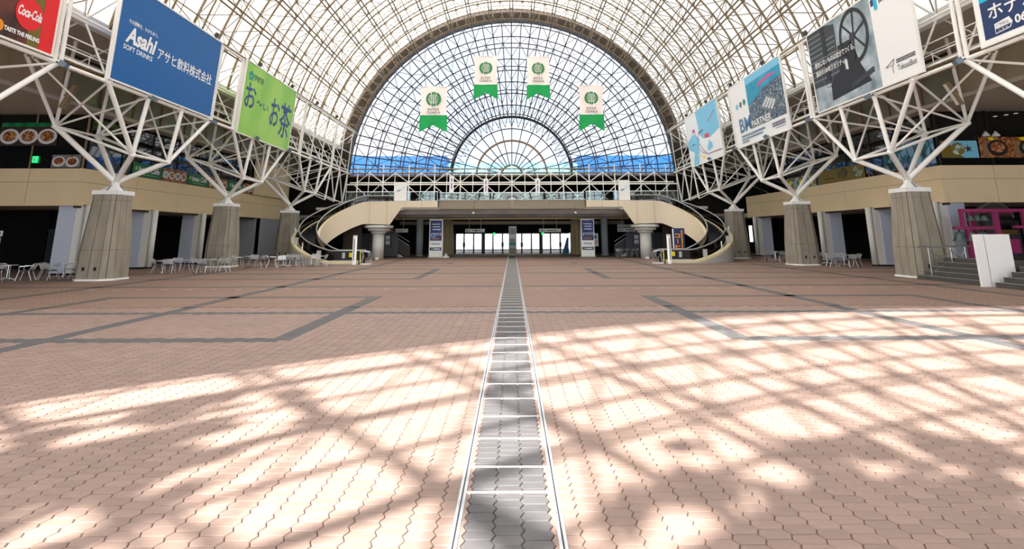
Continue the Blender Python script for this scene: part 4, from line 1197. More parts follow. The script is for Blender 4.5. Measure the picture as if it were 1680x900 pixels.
# ================================================================== totem signs, doors, hanging signs
def totem(s, y, label):
    x = s * 7.1
    root = thing('totem_sign', label, 'sign', (x, y, 0), group='tall totem signs')
    MB().bb(x - 0.62, x + 0.62, y - 0.3, y + 0.3, 0, 3.5).build('case', 'white_plate', root)
    MB().bb(x - 0.7, x + 0.7, y - 0.36, y + 0.36, 0, 0.1).build('base', 'grey_paint', root)
    P = Panel(frame((x, y - 0.301, 0), (1, 0, 0), (0, 0, 1)), root)
    P.rect('poster', 'poster_navy', -0.54, 1.55, 0.54, 3.4, 1)
    for k, (a, bb_) in enumerate(((-0.36, 0.36), (-0.28, 0.34), (-0.3, 0.4))):
        P.strokes('small_print', 'white_print', [[(a, 3.05 - 0.24 * k), (bb_, 3.05 - 0.24 * k)]], 0.07, 2)
    P.strokes('headline_print', 'plate_white', [[(-0.4 + 0.2 * k, 2.0), (-0.4 + 0.2 * k, 2.2), (-0.28 + 0.2 * k, 2.2)] for k in range(5)], 0.06, 2)
    P.rect('price_strip', 'orange_steel', -0.36, 1.66, 0.36, 1.82, 2)
    P.rect('poster', 'white_print', -0.54, 0.98, 0.54, 1.5, 1)
    P.strokes('small_print', 'steel_blue_print', [[(-0.35, 1.25), (0.35, 1.25)]], 0.08, 2)
    P.rect('poster', 'navy_print', -0.54, 0.66, 0.54, 0.93, 1)
    P.disc('badge', 'lime_print', -0.34, 0.8, 0.07, 2, n=12)
    P.strokes('small_print', 'white_print', [[(-0.18, 0.8), (0.38, 0.8)]], 0.08, 2)
totem(-1, 52.6, 'tall white totem sign with dark blue poster, left of the doors')
totem(1, 52.9, 'tall white totem sign with dark blue poster, right of the doors')
root = thing('sandwich_block', 'small white ballast block at the foot of the left totem sign', 'block', (-6.15, 52.5, 0))
b = MB(); b.lathe((-6.15, 52.5, 0), [(0.32, 0), (0.3, 0.12), (0.12, 0.22), (0.05, 0.4)], 10); b.build('block', 'white_plate', root)

doors = thing('door_1', 'row of bright glass entrance doors in black frames', loc=(0, 63.4, 0), kind='structure')
nd = 12
for k in range(nd):
    x0 = -6.5 + 13.0 / nd * k; x1 = x0 + 13.0 / nd
    leaf = MB().bb(x0 + 0.06, x1 - 0.06, 63.4, 63.43, 0.06, 2.2).build('door_leaf', 'door_glass', doors)
    MB().bb(x0 - (0.2 if k % 3 == 0 else 0.08), x0 + (0.2 if k % 3 == 0 else 0.08), 63.34, 63.5, 0, 2.25).build('door_post', 'black', doors)
    MB().bb(x0 + 0.06, x1 - 0.06, 63.36, 63.48, 0.36, 0.46).build('push_bar', 'black', leaf)
    if k % 2: MB().bb(x0 - 0.14, x0 + 0.14, 63.26, 63.34, 0.75, 1.25).build('pull_handle', 'black', leaf)
MB().bb(-6.5, 6.5, 63.34, 63.5, 2.18, 2.3).build('door_head', 'black', doors)
for x, w_, label in ((-3.9, 2.05, 'white hanging direction sign over the doors, left of centre'), (4.0, 2.3, 'white hanging direction sign over the doors, right of centre'),
                     (-11.6, 2.4, 'white and red hanging direction sign above the left stairs'), (11.7, 2.3, 'white hanging direction sign above the right stairs')):
    yy = 59.0 if abs(x) < 8 else 56.0
    z0 = 2.33
    root = thing('hanging_sign', label, 'sign', (x, yy, z0), group='hanging direction signs')
    MB().bb(x - w_ / 2, x + w_ / 2, yy - 0.1, yy + 0.1, z0, z0 + 0.36).build('sign_box', 'white_plate', root)
    for d in (-0.3, 0.3): MB().tube((x + d * w_, yy, z0 + 0.36), (x + d * w_, yy, 3.95), 0.025, 6).build('rod', 'aluminium', root)
    P = Panel(frame((x, yy - 0.101, z0), (1, 0, 0), (0, 0, 1)), root)
    P.strokes('arrow_print', 'black_print', [[(-0.42 * w_, 0.18), (-0.36 * w_, 0.26)], [(-0.42 * w_, 0.18), (-0.36 * w_, 0.1)], [(-0.28 * w_, 0.12), (-0.28 * w_, 0.25)]], 0.07, 1)
    if x < -8:
        P.rect('red_field', 'maroon_print', -0.5 * w_, 0.02, 0.0, 0.34, 1); P.strokes('small_print', 'white_print', [[(-0.4 * w_, 0.18), (-0.2 * w_, 0.18)]], 0.12, 2)
    P.strokes('small_print', 'dgrey_print', [[(-0.15 * w_ if x > -8 else 0.08 * w_, 0.18), (0.3 * w_, 0.18)]], 0.07, 1)
    if abs(x + 3.9) < 0.1: P.disc('badge', 'teal_print', 0.05 * w_, 0.18, 0.12, 2, n=14)
    if abs(x - 11.7) < 0.1:
        MB().bb(x - w_ / 2, x + w_ / 2, yy - 0.1, yy + 0.1, z0 + 0.42, z0 + 0.72).build('upper_box', 'grey_paint', root)
for x, label in ((-1.95, 'small green exit light over the doors, left of centre'), (3.3, 'small green exit light over the doors, right of centre'), (-8.3, 'small green exit light by the left slim column'), (8.35, 'small green exit light by the right slim column')):
    root = thing('exit_light', label, 'exit sign', (x, 60.6, 2.2), group='green exit lights')
    MB().bb(x - 0.13, x + 0.13, 60.5, 60.6, 2.05, 2.3).build('lit_face', 'exit_green', root)
    MB().tube((x, 60.55, 2.3), (x, 60.55, 3.9), 0.015, 5).build('stem', 'black', root)
# notice stand on the axis in front of the doors
root = thing('notice_stand', 'slim pale notice board standing on the centre line before the doors', 'sign', (0.05, 58.2, 0))
MB().bb(-0.36, 0.46, 58.15, 58.3, 0.0, 2.95).build('board', 'grey_paint', root)
P = Panel(frame((0.05, 58.149, 0), (1, 0, 0), (0, 0, 1)), root)
P.rect('poster', 'white_print', -0.36, 1.75, 0.36, 2.85, 1); P.rect('poster', 'machine_print', -0.34, 2.1, 0.34, 2.75, 2)
P.rect('poster', 'teal_print', -0.34, 1.0, 0.34, 1.3, 1); P.strokes('small_print', 'dgrey_print', [[(-0.25, 1.55), (0.25, 1.55)], [(-0.25, 1.4), (0.2, 1.4)]], 0.05, 1); P.rect('poster', 'tile_beam', -0.36, 0.1, 0.36, 0.7, 1)
root = thing('leaning_board', 'bright blue board leaning beside the right door pier', 'board', (5.9, 62.2, 0))
b = MB(); b.prism([(5.5, 0), (6.2, 0), (6.25, 1.75), (6.05, 1.75)], frame((0, 62.1, 0), (1, 0, 0), (0, 0, 1)), -0.06, 0); b.build('sheet', 'blue_print', root)
MB().bb(5.5, 6.3, 62.0, 62.3, 0, 0.06).build('foot', 'cyan_print', root)
root = thing('notice_poster', 'white poster board with red print beside the right totem sign', 'sign', (8.4, 57.0, 0))
MB().bb(8.1, 8.75, 57.0, 57.1, 0.9, 2.2).build('board', 'white_plate', root); MB().tube((8.42, 57.06, 0), (8.42, 57.06, 0.9), 0.04, 6).build('leg', 'grey_steel', root); MB().bb(8.2, 8.65, 56.9, 57.2, 0, 0.04).build('foot', 'grey_steel', root)
P = Panel(frame((8.42, 56.999, 0.9), (1, 0, 0), (0, 0, 1)), root); P.strokes('print', 'red_print', [[(-0.2, 0.5), (0.2, 0.5)], [(-0.2, 0.3), (0.1, 0.3)]], 0.08, 1); P.rect('print', 'ink_blue', -0.12, 0.75, 0.12, 1.1, 1)

# stairs behind the columns, with dark stringer
for s in (-1, 1):
    root = thing('stair_flight', 'dark stair flight with black side panel rising behind the %s mushroom column' % LAB_F[s], 'stairs', (s * 11, 55.5, 0), group='stairs up to the bridge')
    fr = frame((0, 54.6, 0), (1, 0, 0), (0, 0, 1))
    def pl(pts):
        q = [(s * x, z) for x, z in pts]; a = sum(q[i][0] * q[(i + 1) % len(q)][1] - q[(i + 1) % len(q)][0] * q[i][1] for i in range(len(q)))
        return q if a > 0 else q[::-1]
    b = MB(); b.prism(pl([(9.9, 0.0), (9.9, 1.0), (13.6, 3.3), (13.6, 2.2), (10.4, 0.05)]), fr, -0.08, 0.0); b.build('stringer', 'stair_side', root)
    b = MB(); b.prism(pl([(10.5, 0.0), (12.9, 0.0), (12.9, 1.55)]), fr, -0.06, -0.01); b.build('light_panel', 'clad_blue', root)
    for k in range(14): MB().bb(s * (10.0 + 0.27 * k), s * (10.3 + 0.27 * k), 54.7, 56.6, 0.17 * k, 0.17 * (k + 1)).build('tread', 'step_dark', root)
    for dz in (0.95, 0.6): MB().tube((s * 9.95, 54.58, 0.45 + dz), (s * 13.6, 54.58, 2.75 + dz), 0.035, 6).build('hand_rail', 'handrail_metal', root)
    root = thing('notice_wall', 'dark partition with pale notices behind the %s mushroom column' % LAB_F[s], 'partition', (s * 12.5, 53.9, 0), group='dark notice partitions')
    for k in range(5): MB().bb(s * (10.9 + 0.72 * k), s * (11.58 + 0.72 * k), 53.9, 53.96, 0.1, 2.25).build('panel', 'notice_panel', root)
    for k in (1, 2): 
        for z in (1.2, 1.65): MB().bb(s * (11.0 + 0.72 * k), s * (11.4 + 0.72 * k), 53.87, 53.9, z, z + 0.35).build('notice', 'clad_blue', root)
    MB().bb(s * 10.9, s * 14.5, 53.9, 53.98, 0, 0.1).build('rail', 'black', root)
    MB().bb(s * 13.4, s * 15.0, 49.9, 50.05, 0, 2.9).build('brown_wall', 'dark_brown', kind=None, label='brown wall panel under the %s escalator' % LAB_F[s], cat='panel')
root = thing('yellow_poster', 'orange and navy lettered poster under the right escalator', 'sign', (14.0, 47.5, 0))
MB().bb(13.55, 14.6, 47.5, 47.56, 0.2, 2.55).build('board', 'navy_print', root)
P = Panel(frame((14.07, 47.499, 0), (1, 0, 0), (0, 0, 1)), root)
P.rect('white_strip', 'white_print', -0.5, 0.25, -0.38, 2.5, 1)
P.text('lettering', 'コ', 'orange_print', -0.3, 1.75, 0.15, 2.1, 2, bold=0.05); P.text('lettering', '|', 'orange_print', -0.12, 1.3, -0.02, 1.65, 2, bold=0.04); P.text('lettering', 'ヒ', 'orange_print', -0.3, 0.85, 0.15, 1.2, 2, bold=0.05); P.text('lettering', '|', 'orange_print', -0.12, 0.35, -0.02, 0.75, 2, bold=0.04)
P.rect('yellow_strip', 'orange_print', 0.24, 0.3, 0.36, 2.4, 1)
# posters hung on the bridge balustrade
for x0, x1, z0, z1, y, label in ((-10.35, -9.25, 5.0, 6.62, 48.6, 'white poster hung on the bridge balustrade, left of centre'), (9.4, 10.4, 5.0, 6.75, 48.6, 'white poster hung on the bridge balustrade, right of centre')):
    root = thing('hung_poster', label, 'poster', ((x0 + x1) / 2, y, z0), group='white posters on the bridge')
    MB().bb(x0, x1, y, y + 0.05, z0, z1).build('sheet', 'white_plate', root)
    P = Panel(frame(((x0 + x1) / 2, y - 0.001, z0), (1, 0, 0), (0, 0, 1)), root)
    P.strokes('print', 'tile_beam', [[(-0.3, 0.85), (-0.05, 0.9)]], 0.08, 1); P.strokes('print', 'lightblue_print', [[(-0.25, 0.95), (0.1, 1.0)], [(0.15, 1.15), (0.3, 1.15)]], 0.05, 1)
    for d in (-0.4, 0.4): MB().tube(((x0 + x1) / 2 + d, y + 0.03, z1), ((x0 + x1) / 2 + d, y + 0.1, z1 + 0.3), 0.01, 4).build('cord', 'grey_steel', root)
for k, x in enumerate((-5.5, -2.37, 0.9, 2.35)):
    if k == 2: continue
    root = thing('slim_banner', 'narrow white and lilac banner above the bridge, %s of three' % {0: 'leftmost', 1: 'middle', 3: 'rightmost'}[k], 'banner', (x, 50.2, 5.5), group='narrow banners above the bridge')
    zt = 7.35 if k == 0 else 7.1
    MB().bb(x - 0.2, x + 0.2, 50.2, 50.23, zt - 1.55, zt).build('cloth', 'white_plate', root)
    P = Panel(frame((x, 50.199, zt - 1.55), (1, 0, 0), (0, 0, 1)), root); P.strokes('print', 'purple_print', [[(0, 1.3), (0, 1.05)], [(0, 0.85), (0, 0.4)]], 0.1, 1)
    MB().tube((x, 50.22, 4.5), (x, 50.22, zt + 0.4), 0.025, 6).build('pole', 'aluminium', root)

# far building seen through the great window
root = thing('far_building', 'long blue building standing outside behind the great window', 'building', (0, 118, 0))
MB().bb(-70, -14, 116, 128, 0, 18.6).build('wing', 'far_blue', root); MB().bb(14, 70, 116, 128, 0, 18.6).build('wing', 'far_blue', root); MB().bb(-14, 14, 117, 128, 0, 17.2).build('centre_block', 'lightblue_print', root)
for k in range(28): MB().bb(-70 + 5 * k - 0.1, -70 + 5 * k + 0.1, 115.85, 116, 0, 18.6 if abs(-70 + 5 * k) > 14 else 17.0).build('cladding_rib', 'steel_blue_print', root)
MB().bb(-70, 70, 100, 116, 0, 11).build('podium', 'white_plate', root)
# ================================================================== clad pillars under the galleries
PIL = {-1: [30.35, 36.1, 41.85], 1: [30.35, 36.1, 41.85, 53.3]}
WHERE = {(-1, 0): 'far left, nearest the camera, by the metal cafe chairs', (-1, 1): 'just right of the nearest left concrete pier', (-1, 2): 'left of the pier under the lime green banner', (-1, 3): 'right behind the pier under the lime green banner',
         (1, 0): 'behind the bell frame on the right', (1, 1): 'just left of the nearest right concrete pier', (1, 2): 'right of the middle right pier behind cafe chairs', (1, 3): 'left of the middle right pier, farthest of the right ones'}
for s in (-1, 1):
    for k, y in enumerate(PIL[s]):
        root = thing('clad_pillar', 'pale blue-white clad pillar ' + WHERE[(s, k)], 'pillar', (s * 23.9, y, 0), group='clad pillars under the galleries')
        MB().bb(s * 23.85, s * 24.75, y, y + 0.9, 0.1, 3.72).build('cladding', 'clad_blue', root)
        MB().bb(s * 23.5, s * 23.84, y + 0.06, y + 0.9, 0.1, 3.72).build('cladding', 'clad_white', root)
        b = MB(); b.lathe((s * 23.28, y + 0.25, 0.1), [(0.17, 0), (0.17, 3.6)], 14); b.build('drain_pipe', 'clad_white', root, smooth=True)
        MB().bb(s * 23.5, s * 24.73, y + 0.02, y + 0.88, 0, 0.1).build('kick_plinth', 'black', root)
        b = MB(); b.lathe((s * 23.28, y + 0.25, 0), [(0.2, 0), (0.2, 0.1)], 14); b.build('pipe_shoe', 'black', root)

# ================================================================== posters in the gallery windows
def plate(P, cx, cy, r, food, z=2):
    P.disc('plate_print', 'plate_white', cx, cy, r, z, r * 0.8, 20); P.disc('food_print', food, cx, cy + 0.02, r * 0.72, z + 1, r * 0.56, 16)
def poster(name, label, fr, w_, h_, face, group=None):
    root = thing(name, label, 'poster', tuple(fr.translation), group=group)
    b = MB(); b.prism([(0, 0), (w_, 0), (w_, h_), (0, h_)], fr, -0.02, 0.0); b.build('sheet', face, root)
    return Panel(fr, root)
P = poster('menu_poster', 'large menu poster with three white plates under a green striped awning', frame((-28.5, 30.05, 6.95), (1, 0, 0), (0, 0, 1)), 3.25, 1.3, 'dark_brown')
for k in range(9): P.rect('awning_stripe', 'green_print' if k % 2 == 0 else 'cafe_green', 0.05 + 0.35 * k, 1.08, 0.4 + 0.35 * k, 1.3, 1)
for k, f in enumerate(('food_brown', 'food_red', 'food_brown')): plate(P, 0.58 + 1.05 * k, 0.52, 0.54, f)
P = poster('menu_poster', 'small poster with two white plates in the gallery corner window', frame((-25.35, 30.05, 5.74), (1, 0, 0), (0, 0, 1)), 1.6, 0.7, 'grey_print')
plate(P, 0.4, 0.33, 0.36, 'food_red'); plate(P, 1.15, 0.3, 0.36, 'food_brown'); P.disc('bowl_print', 'food_brown', 1.05, 0.62, 0.12, 3, 0.07, 12)
root = thing('exit_light', 'green lit exit sign inside the left gallery window', 'exit sign', (-26.25, 30.05, 6.0), group='green exit lights')
MB().bb(-26.4, -26.12, 30.0, 30.07, 6.0, 6.36).build('lit_face', 'exit_green', root); P = Panel(frame((-26.26, 29.999, 6.0), (1, 0, 0), (0, 0, 1)), root); P.rect('figure', 'white_plate', -0.05, 0.08, 0.06, 0.28, 1)
yy = 34.0
for k, (kind, ln) in enumerate((('g', 3.0), ('f', 2.9), ('g', 2.9), ('f', 2.9), ('g', 2.6), ('f', 2.2))):
    fr = frame((-23.57, yy, 5.72), (0, 1, 0), (0, 0, 1))
    if kind == 'g':
        P = poster('cafe_banner', '%s green cafe name banner along the left gallery window' % ('nearest', '', 'middle', '', 'farthest')[k], fr, ln - 0.08, 0.85, 'cafe_green', 'green cafe banners')
        P.text('lettering', 'Intex Cafe', 'white_print', 0.6, 0.3, ln - 0.35, 0.66, 1, bold=0.02); P.disc('logo', 'lime_print', 0.35, 0.5, 0.14, 1, n=14)
        P.strokes('small_print', 'lime_print', [[(0.7, 0.16), (ln - 0.6, 0.16)]], 0.04, 1)
    else:
        P = poster('food_banner', '%s strip of food photographs along the left gallery window' % ('', 'nearest', '', 'middle', '', 'farthest')[k], fr, ln - 0.08, 0.85, 'food_brown', 'food photo strips')
        for j in range(4): plate(P, 0.36 + 0.68 * j, 0.42, 0.32, 'food_red' if j % 2 else 'leaf_print', 1)
    yy += ln
# right gallery: restaurant prints
P = poster('bowl_poster', 'poster of two black food bowls in the right gallery front window', frame((25.9, 30.05, 6.1), (1, 0, 0), (0, 0, 1)), 3.6, 1.15, 'food_brown')
for x in (1.0, 2.75):
    P.poly('table_print', 'orange_steel', [(x - 0.85, 0.1), (x - 0.55, 0.1), (x - 0.6, 0.95), (x - 0.8, 0.8)], 1)
    P.disc('bowl_print', 'black_print', x, 0.55, 0.55, 2, 0.44, 22); P.disc('food_print', 'leaf_print' if x > 2 else 'food_red', x, 0.58, 0.4, 3, 0.3, 16); P.disc('side_dish_print', 'yellow_print', x - 0.3, 1.05, 0.17, 4, 0.1, 12)
P = poster('leaf_poster', 'pale blue and gold maple leaf poster at the right gallery corner', frame((23.75, 30.05, 6.1), (1, 0, 0), (0, 0, 1)), 2.05, 0.95, 'lightblue_print')
P.poly('gold_print', 'olive_print', [(0, 0), (1.2, 0), (0.7, 0.5), (0.35, 0.95), (0, 0.95)], 1); P.disc('pattern_print', 'leaf_print', 0.95, 0.5, 0.4, 2, 0.35, 12)
P.poly('leaf_print', 'dgrey_print', [(1.42, 0.45), (1.3, 0.6), (1.45, 0.56), (1.5, 0.75), (1.55, 0.56), (1.7, 0.62), (1.6, 0.47), (1.68, 0.35), (1.52, 0.4), (1.4, 0.3)], 3)
P = poster('mosaic_poster', 'blue stained-glass pattern print along the right gallery window', frame((23.57, 34.6, 5.85), (0, -1, 0), (0, 0, 1)), 4.3, 1.5, 'mosaic_print')
for k in range(7): P.strokes('lead_line', 'black_print', [[(0.1 + 0.62 * k, 0.05), (0.45 + 0.6 * k, 0.75), (0.2 + 0.62 * k, 1.45)], [(0.45 + 0.6 * k, 0.75), (0.75 + 0.55 * k, 0.5)]], 0.05, 1)
P = poster('gold_banner', 'olive gold banner with black brush letters along the right gallery window', frame((23.57, 42.2, 5.72), (0, -1, 0), (0, 0, 1)), 5.6, 0.95, 'olive_print')
P.strokes('brush_print', 'black_print', [[(2.7, 0.25), (2.7, 0.8)], [(2.6, 0.55), (2.95, 0.55)], [(3.1, 0.2), (3.1, 0.8), (3.4, 0.8), (3.4, 0.2)], [(3.55, 0.25), (3.6, 0.75)], [(3.5, 0.5), (3.75, 0.55)]], 0.08, 1)
P.strokes('small_print', 'dark_brown', [[(0.9, 0.3), (1.9, 0.3)], [(4.2, 0.45), (5.2, 0.45)]], 0.07, 1); P.disc('leaf_print', 'leaf_print', 4.9, 0.5, 0.5, 2, 0.4, 14)
P = poster('pattern_banner', 'green leafy patterned banner along the right gallery window beyond the gold one', frame((23.57, 47.2, 5.72), (0, -1, 0), (0, 0, 1)), 4.6, 0.9, 'leaf_print')
for k in range(5): P.disc('spot_print', 'lightblue_print' if k % 2 else 'yellow_print', 0.6 + 0.85 * k, 0.45, 0.22, 1, n=12)
# lamps inside the right gallery restaurant
for k, (x, z) in enumerate(((26.2, 7.55), (26.75, 7.55), (29.1, 7.5))):
    root = thing('bell_lamp', '%s white bell lamp hanging before the right gallery bowl poster' % ('left', 'middle', 'right')[k], 'lamp', (x, 29.85, z), group='bell lamps over the restaurant')
    b = MB(); b.lathe((x, 29.85, z - 0.3), [(0.2, 0), (0.17, 0.1), (0.08, 0.22), (0.03, 0.3)], 12); b.build('shade', 'plate_white', root, smooth=True)
    MB().tube((x, 29.85, z), (x, 29.85, 8.75), 0.01, 4).build('cord', 'black', root)
for k, (x, y) in enumerate(((28.4, 28.7), (28.7, 29.1), (28.9, 29.5))):
    root = thing('down_light', 'small recessed ceiling light over the right gallery, %s of three' % ('front', 'middle', 'back')[k], 'lamp', (x, y, 8.74), group='recessed lights over the right gallery')
    b = MB(); b.lathe((x, y, 8.72), [(0.1, 0), (0.1, 0.03)], 12); b.build('lens', 'downlight', root); b = MB(); b.lathe((x, y, 8.735), [(0.14, 0), (0.14, 0.02)], 12); b.build('trim_ring', 'white_plate', root)
# shop screens and panels in the dark ground-floor recess
root = thing('wall_screen', 'bright blue lit screen in the dark shop beside the left middle pier', 'screen', (-22.9, 43.2, 1.5))
MB().bb(-24.3, -24.0, 43.2, 43.24, 1.55, 2.35).build('lit_face', 'screen_blue', root); MB().bb(-24.33, -23.97, 43.24, 43.32, 1.5, 2.4).build('case', 'black', root); MB().tube((-24.15, 43.3, 0), (-24.15, 43.3, 1.5), 0.04, 6).build('stand', 'black', root)
root = thing('shop_door', 'dim grey service door in the dark recess at far left', 'door', (-29.3, 35.6, 0))
MB().bb(-29.9, -28.7, 36.0, 36.15, 0, 2.5).build('leaf', 'dark_steel', root); MB().bb(-28.95, -28.85, 35.95, 36.0, 1.0, 1.15).build('handle', 'black', root); MB().bb(-29.45, -29.2, 35.98, 36.0, 1.8, 1.95).build('plate', 'black', root)
root = thing('notice_plate', 'small pair of white notices at the far left edge', 'sign', (-28.6, 31, 2.0))
MB().bb(-28.75, -28.2, 31.0, 31.05, 2.05, 2.35).build('upper_notice', 'white_plate', root); MB().bb(-28.75, -28.25, 31.0, 31.05, 1.65, 1.97).build('lower_notice', 'clad_blue', root); MB().tube((-28.5, 31.06, 0), (-28.5, 31.06, 2.35), 0.03, 6).build('stand', 'black', root)
P = Panel(frame((-28.47, 30.999, 2.05), (1, 0, 0), (0, 0, 1)), root); P.disc('mark', 'red_print', -0.1, 0.15, 0.08, 1, n=12); P.disc('mark', 'ink_blue', 0.12, 0.15, 0.08, 1, n=12)

# ================================================================== cafe chairs and tables
def make_chair():
    t = thing('cafe_chair', '', 'chair')
    for sx in (-1, 1):
        MB().path([(sx * 0.25, -0.3, 0), (sx * 0.24, -0.2, 0.42), (sx * 0.26, -0.22, 0.64), (sx * 0.27, 0.12, 0.67)], 0.016, 6).build('leg', 'aluminium', t, local=True)
        MB().path([(sx * 0.24, 0.32, 0), (sx * 0.22, 0.16, 0.42), (sx * 0.25, 0.26, 0.66), (sx * 0.24, 0.32, 0.76)], 0.016, 6).build('leg', 'aluminium', t, local=True)
        MB().bb(sx * 0.25, sx * 0.30, -0.2, 0.14, 0.665, 0.685).build('arm_rest', 'aluminium', t, local=True)
    seat = MB().bb(-0.23, 0.23, -0.21, 0.2, 0.41, 0.425).build('seat', 'grey_steel', t, local=True)
    for k in range(6): MB().bb(-0.225, 0.225, -0.2 + 0.067 * k, -0.15 + 0.067 * k, 0.425, 0.44).build('slat', 'slat_grey', seat, local=True)
    back = MB().path([(-0.24, 0.31, 0.75), (-0.12, 0.345, 0.77), (0.12, 0.345, 0.77), (0.24, 0.31, 0.75)], 0.016, 6).build('backrest', 'aluminium', t, local=True)
    for k in range(4):
        z = 0.52 + 0.055 * k; y = 0.235 + 0.025 * k
        MB().bb(-0.235, 0.235, y, y + 0.012, z, z + 0.04).build('back_slat', 'aluminium', back, local=True)
    return t
def make_table():
    t = thing('cafe_table', '', 'table')
    b = MB(); b.lathe((0, 0, 0.70), [(0.34, 0), (0.36, 0.01), (0.36, 0.03), (0.34, 0.035)], 20); b.build('table_top', 'aluminium', t, local=True)
    MB().tube((0, 0, 0.08), (0, 0, 0.7), 0.035, 8).build('stem', 'chrome', t, local=True)
    for k in range(4):
        a = PI / 4 + PI / 2 * k
        MB().path([(0, 0, 0.14), (0.2 * math.cos(a), 0.2 * math.sin(a), 0.1), (0.34 * math.cos(a), 0.34 * math.sin(a), 0.02)], 0.02, 6).build('foot', 'chrome', t, local=True)
    return t
CH = make_chair(); TB = make_table(); first = {'c': True, 't': True}
GROUPS = [   # centre x, y, chair angles, where
    (-23.6, 26.6, (20, 150, 265), 'at the far left edge of the floor'),
    (-22.0, 27.9, (5, 95, 185, 262), 'left of the nearest left pier'),
    (-19.35, 32.4, (10, 110, 200, 285), 'just right of the nearest left pier'),
    (-17.35, 32.7, (0, 80, 180, 270), 'midway between the two nearer left piers'),
    (-17.2, 37.2, (-10, 100, 190), 'just right of the lime banner pier'),
    (-15.2, 37.7, (0, 90, 200, 285), 'right of the lime banner pier, nearer the escalator'),
    (-13.6, 38.4, (0, 95, 180), 'in front of the left escalator'),
    (20.3, 43.6, (0, 100, 180, 275), 'left of the middle right pier'),
    (21.6, 38.9, (-15, 90), 'against the middle right pier'),
    (21.2, 36.2, (0, 85, 180, 270), 'right of the middle right pier'),
    (10.6, 52.2, (0, 120, 200), 'in the shade left of the right mushroom column'),
    (13.0, 52.0, (30, 170), 'in the shade right of the right mushroom column')]
NT = ['facing right', 'at its back', 'facing left', 'at its front']
for gx, gy, angs, where in GROUPS:
    lab = 'round metal cafe table ' + where
    if first['t']:
        TB.location = (gx, gy, 0); TB['label'] = lab; TB['group'] = 'round cafe tables'; first['t'] = False
    else: copy_thing(TB, (gx, gy, 0), random.uniform(0, 1), lab, 'round cafe tables')
    for a in angs:
        t = R(a); d = 0.72
        loc = (gx + d * math.cos(t), gy + d * math.sin(t), 0); rz = t - PI / 2
        aa = a % 360
        pos = 'right' if aa < 45 or aa > 315 else ('back' if aa < 135 else ('left' if aa < 225 else 'front'))
        lab = 'chair at the %s of the table %s' % (pos, where)
        if first['c']:
            CH.location = loc; CH.rotation_euler = (0, 0, rz); CH['label'] = lab; CH['group'] = 'aluminium cafe chairs'; first['c'] = False
        else: copy_thing(CH, loc, rz, lab, 'aluminium cafe chairs')

# ================================================================== bell carillon, steps, white panels on the right
def bell(x, y, z, r, label):
    root = thing('bronze_bell', label, 'bell', (x, y, z), group='bronze bells of the carillon')
    b = MB(); b.lathe((x, y, z), [(r, 0), (r * 0.96, r * 0.12), (r * 0.74, r * 0.5), (r * 0.62, r * 1.0), (r * 0.5, r * 1.3), (r * 0.2, r * 1.42)], 18); b.build('bell_body', 'bronze', root, smooth=True)
    MB().tube((x, y, z + r * 1.4), (x, y, z + r * 1.75), r * 0.12, 6).build('crown', 'dark_steel', root)
    b = MB(); b.lathe((x, y, z + r * 0.02), [(r * 1.02, 0), (r * 1.02, r * 0.07)], 18); b.build('lip', 'bronze', root)
ca = thing('carillon', 'magenta steel carillon stand holding the bronze bells on the right', 'carillon', (22.8, 26.4, 0))
def fb_(x0, x1, z0, z1, y0_=26.2, y1_=26.36, nm='beam'): MB().bb(x0, x1, y0_, y1_, z0, z1).build(nm, 'magenta', ca)
fb_(20.75, 22.7, 2.2, 2.34); fb_(21.15, 24.9, 3.0, 3.15); fb_(21.15, 21.28, 2.34, 3.0, nm='post'); fb_(22.7, 22.9, 0.0, 3.0, nm='post'); fb_(24.05, 24.22, 0.0, 3.0, nm='post'); fb_(23.55, 24.05, 2.25, 2.38); fb_(24.22, 24.9, 2.25, 2.38)
fb_(21.3, 21.45, 0.0, 2.2, nm='post'); fb_(21.45, 22.7, 0.45, 0.6); fb_(22.9, 24.05, 0.45, 0.6)
fb_(22.7, 24.9, 3.0, 3.15, 27.6, 27.76); fb_(22.7, 22.9, 0.0, 3.0, 27.6, 27.76, 'post'); fb_(24.05, 24.22, 0.0, 3.0, 27.6, 27.76, 'post')
for x in (22.72, 24.07): MB().bb(x, x + 0.14, 26.36, 27.6, 3.02, 3.15).build('cross_beam', 'magenta', ca)
b = MB(); b.bb(23.4, 23.85, 26.4, 26.6, 1.1, 1.75); b.build('motor_box', 'magenta', ca)
bigl = ['leftmost', 'second', 'third']
for k, x in enumerate((21.0, 21.55, 22.1)): bell(x, 26.31, 1.66, 0.31, '%s of the large dark bells under the magenta beam' % bigl[k])
for k, x in enumerate((21.65, 21.98, 22.3)): bell(x, 26.31, 2.6, 0.17, '%s of the small bells in the upper magenta frame' % bigl[k])
bell(24.6, 26.31, 1.7, 0.28, 'large pale bell at the right edge of the carillon')
root = thing('music_drum', 'black cylinder drum with brass bars inside the carillon frame', 'drum', (23.5, 26.9, 2.0))
MB().tube((22.98, 27.0, 2.55), (24.02, 27.0, 2.55), 0.35, 18, True).build('drum_barrel', 'black', root)
for z in (2.02, 2.12): MB().tube((22.96, 26.6, z), (24.04, 26.6, z), 0.035, 8).build('brass_bar', 'brass', root)
for x in (22.97, 24.03): MB().bb(x - 0.02, x + 0.02, 26.5, 27.1, 0.6, 2.6).build('drum_bracket', 'dark_steel', root)
root = thing('arch_hood', 'dark half-round hood behind the bell carillon', 'hood', (25.0, 28.9, 0))
b = MB(); b.prism([(24.1, 0), (25.9, 0)] + [(25.0 + 0.9 * math.cos(R(t)), 2.8 + 0.75 * math.sin(R(t))) for t in range(0, 181, 12)], frame((0, 28.8, 0), (1, 0, 0), (0, 0, 1)), -0.3, 0.0); b.build('hood_body', 'dark_brown', root)
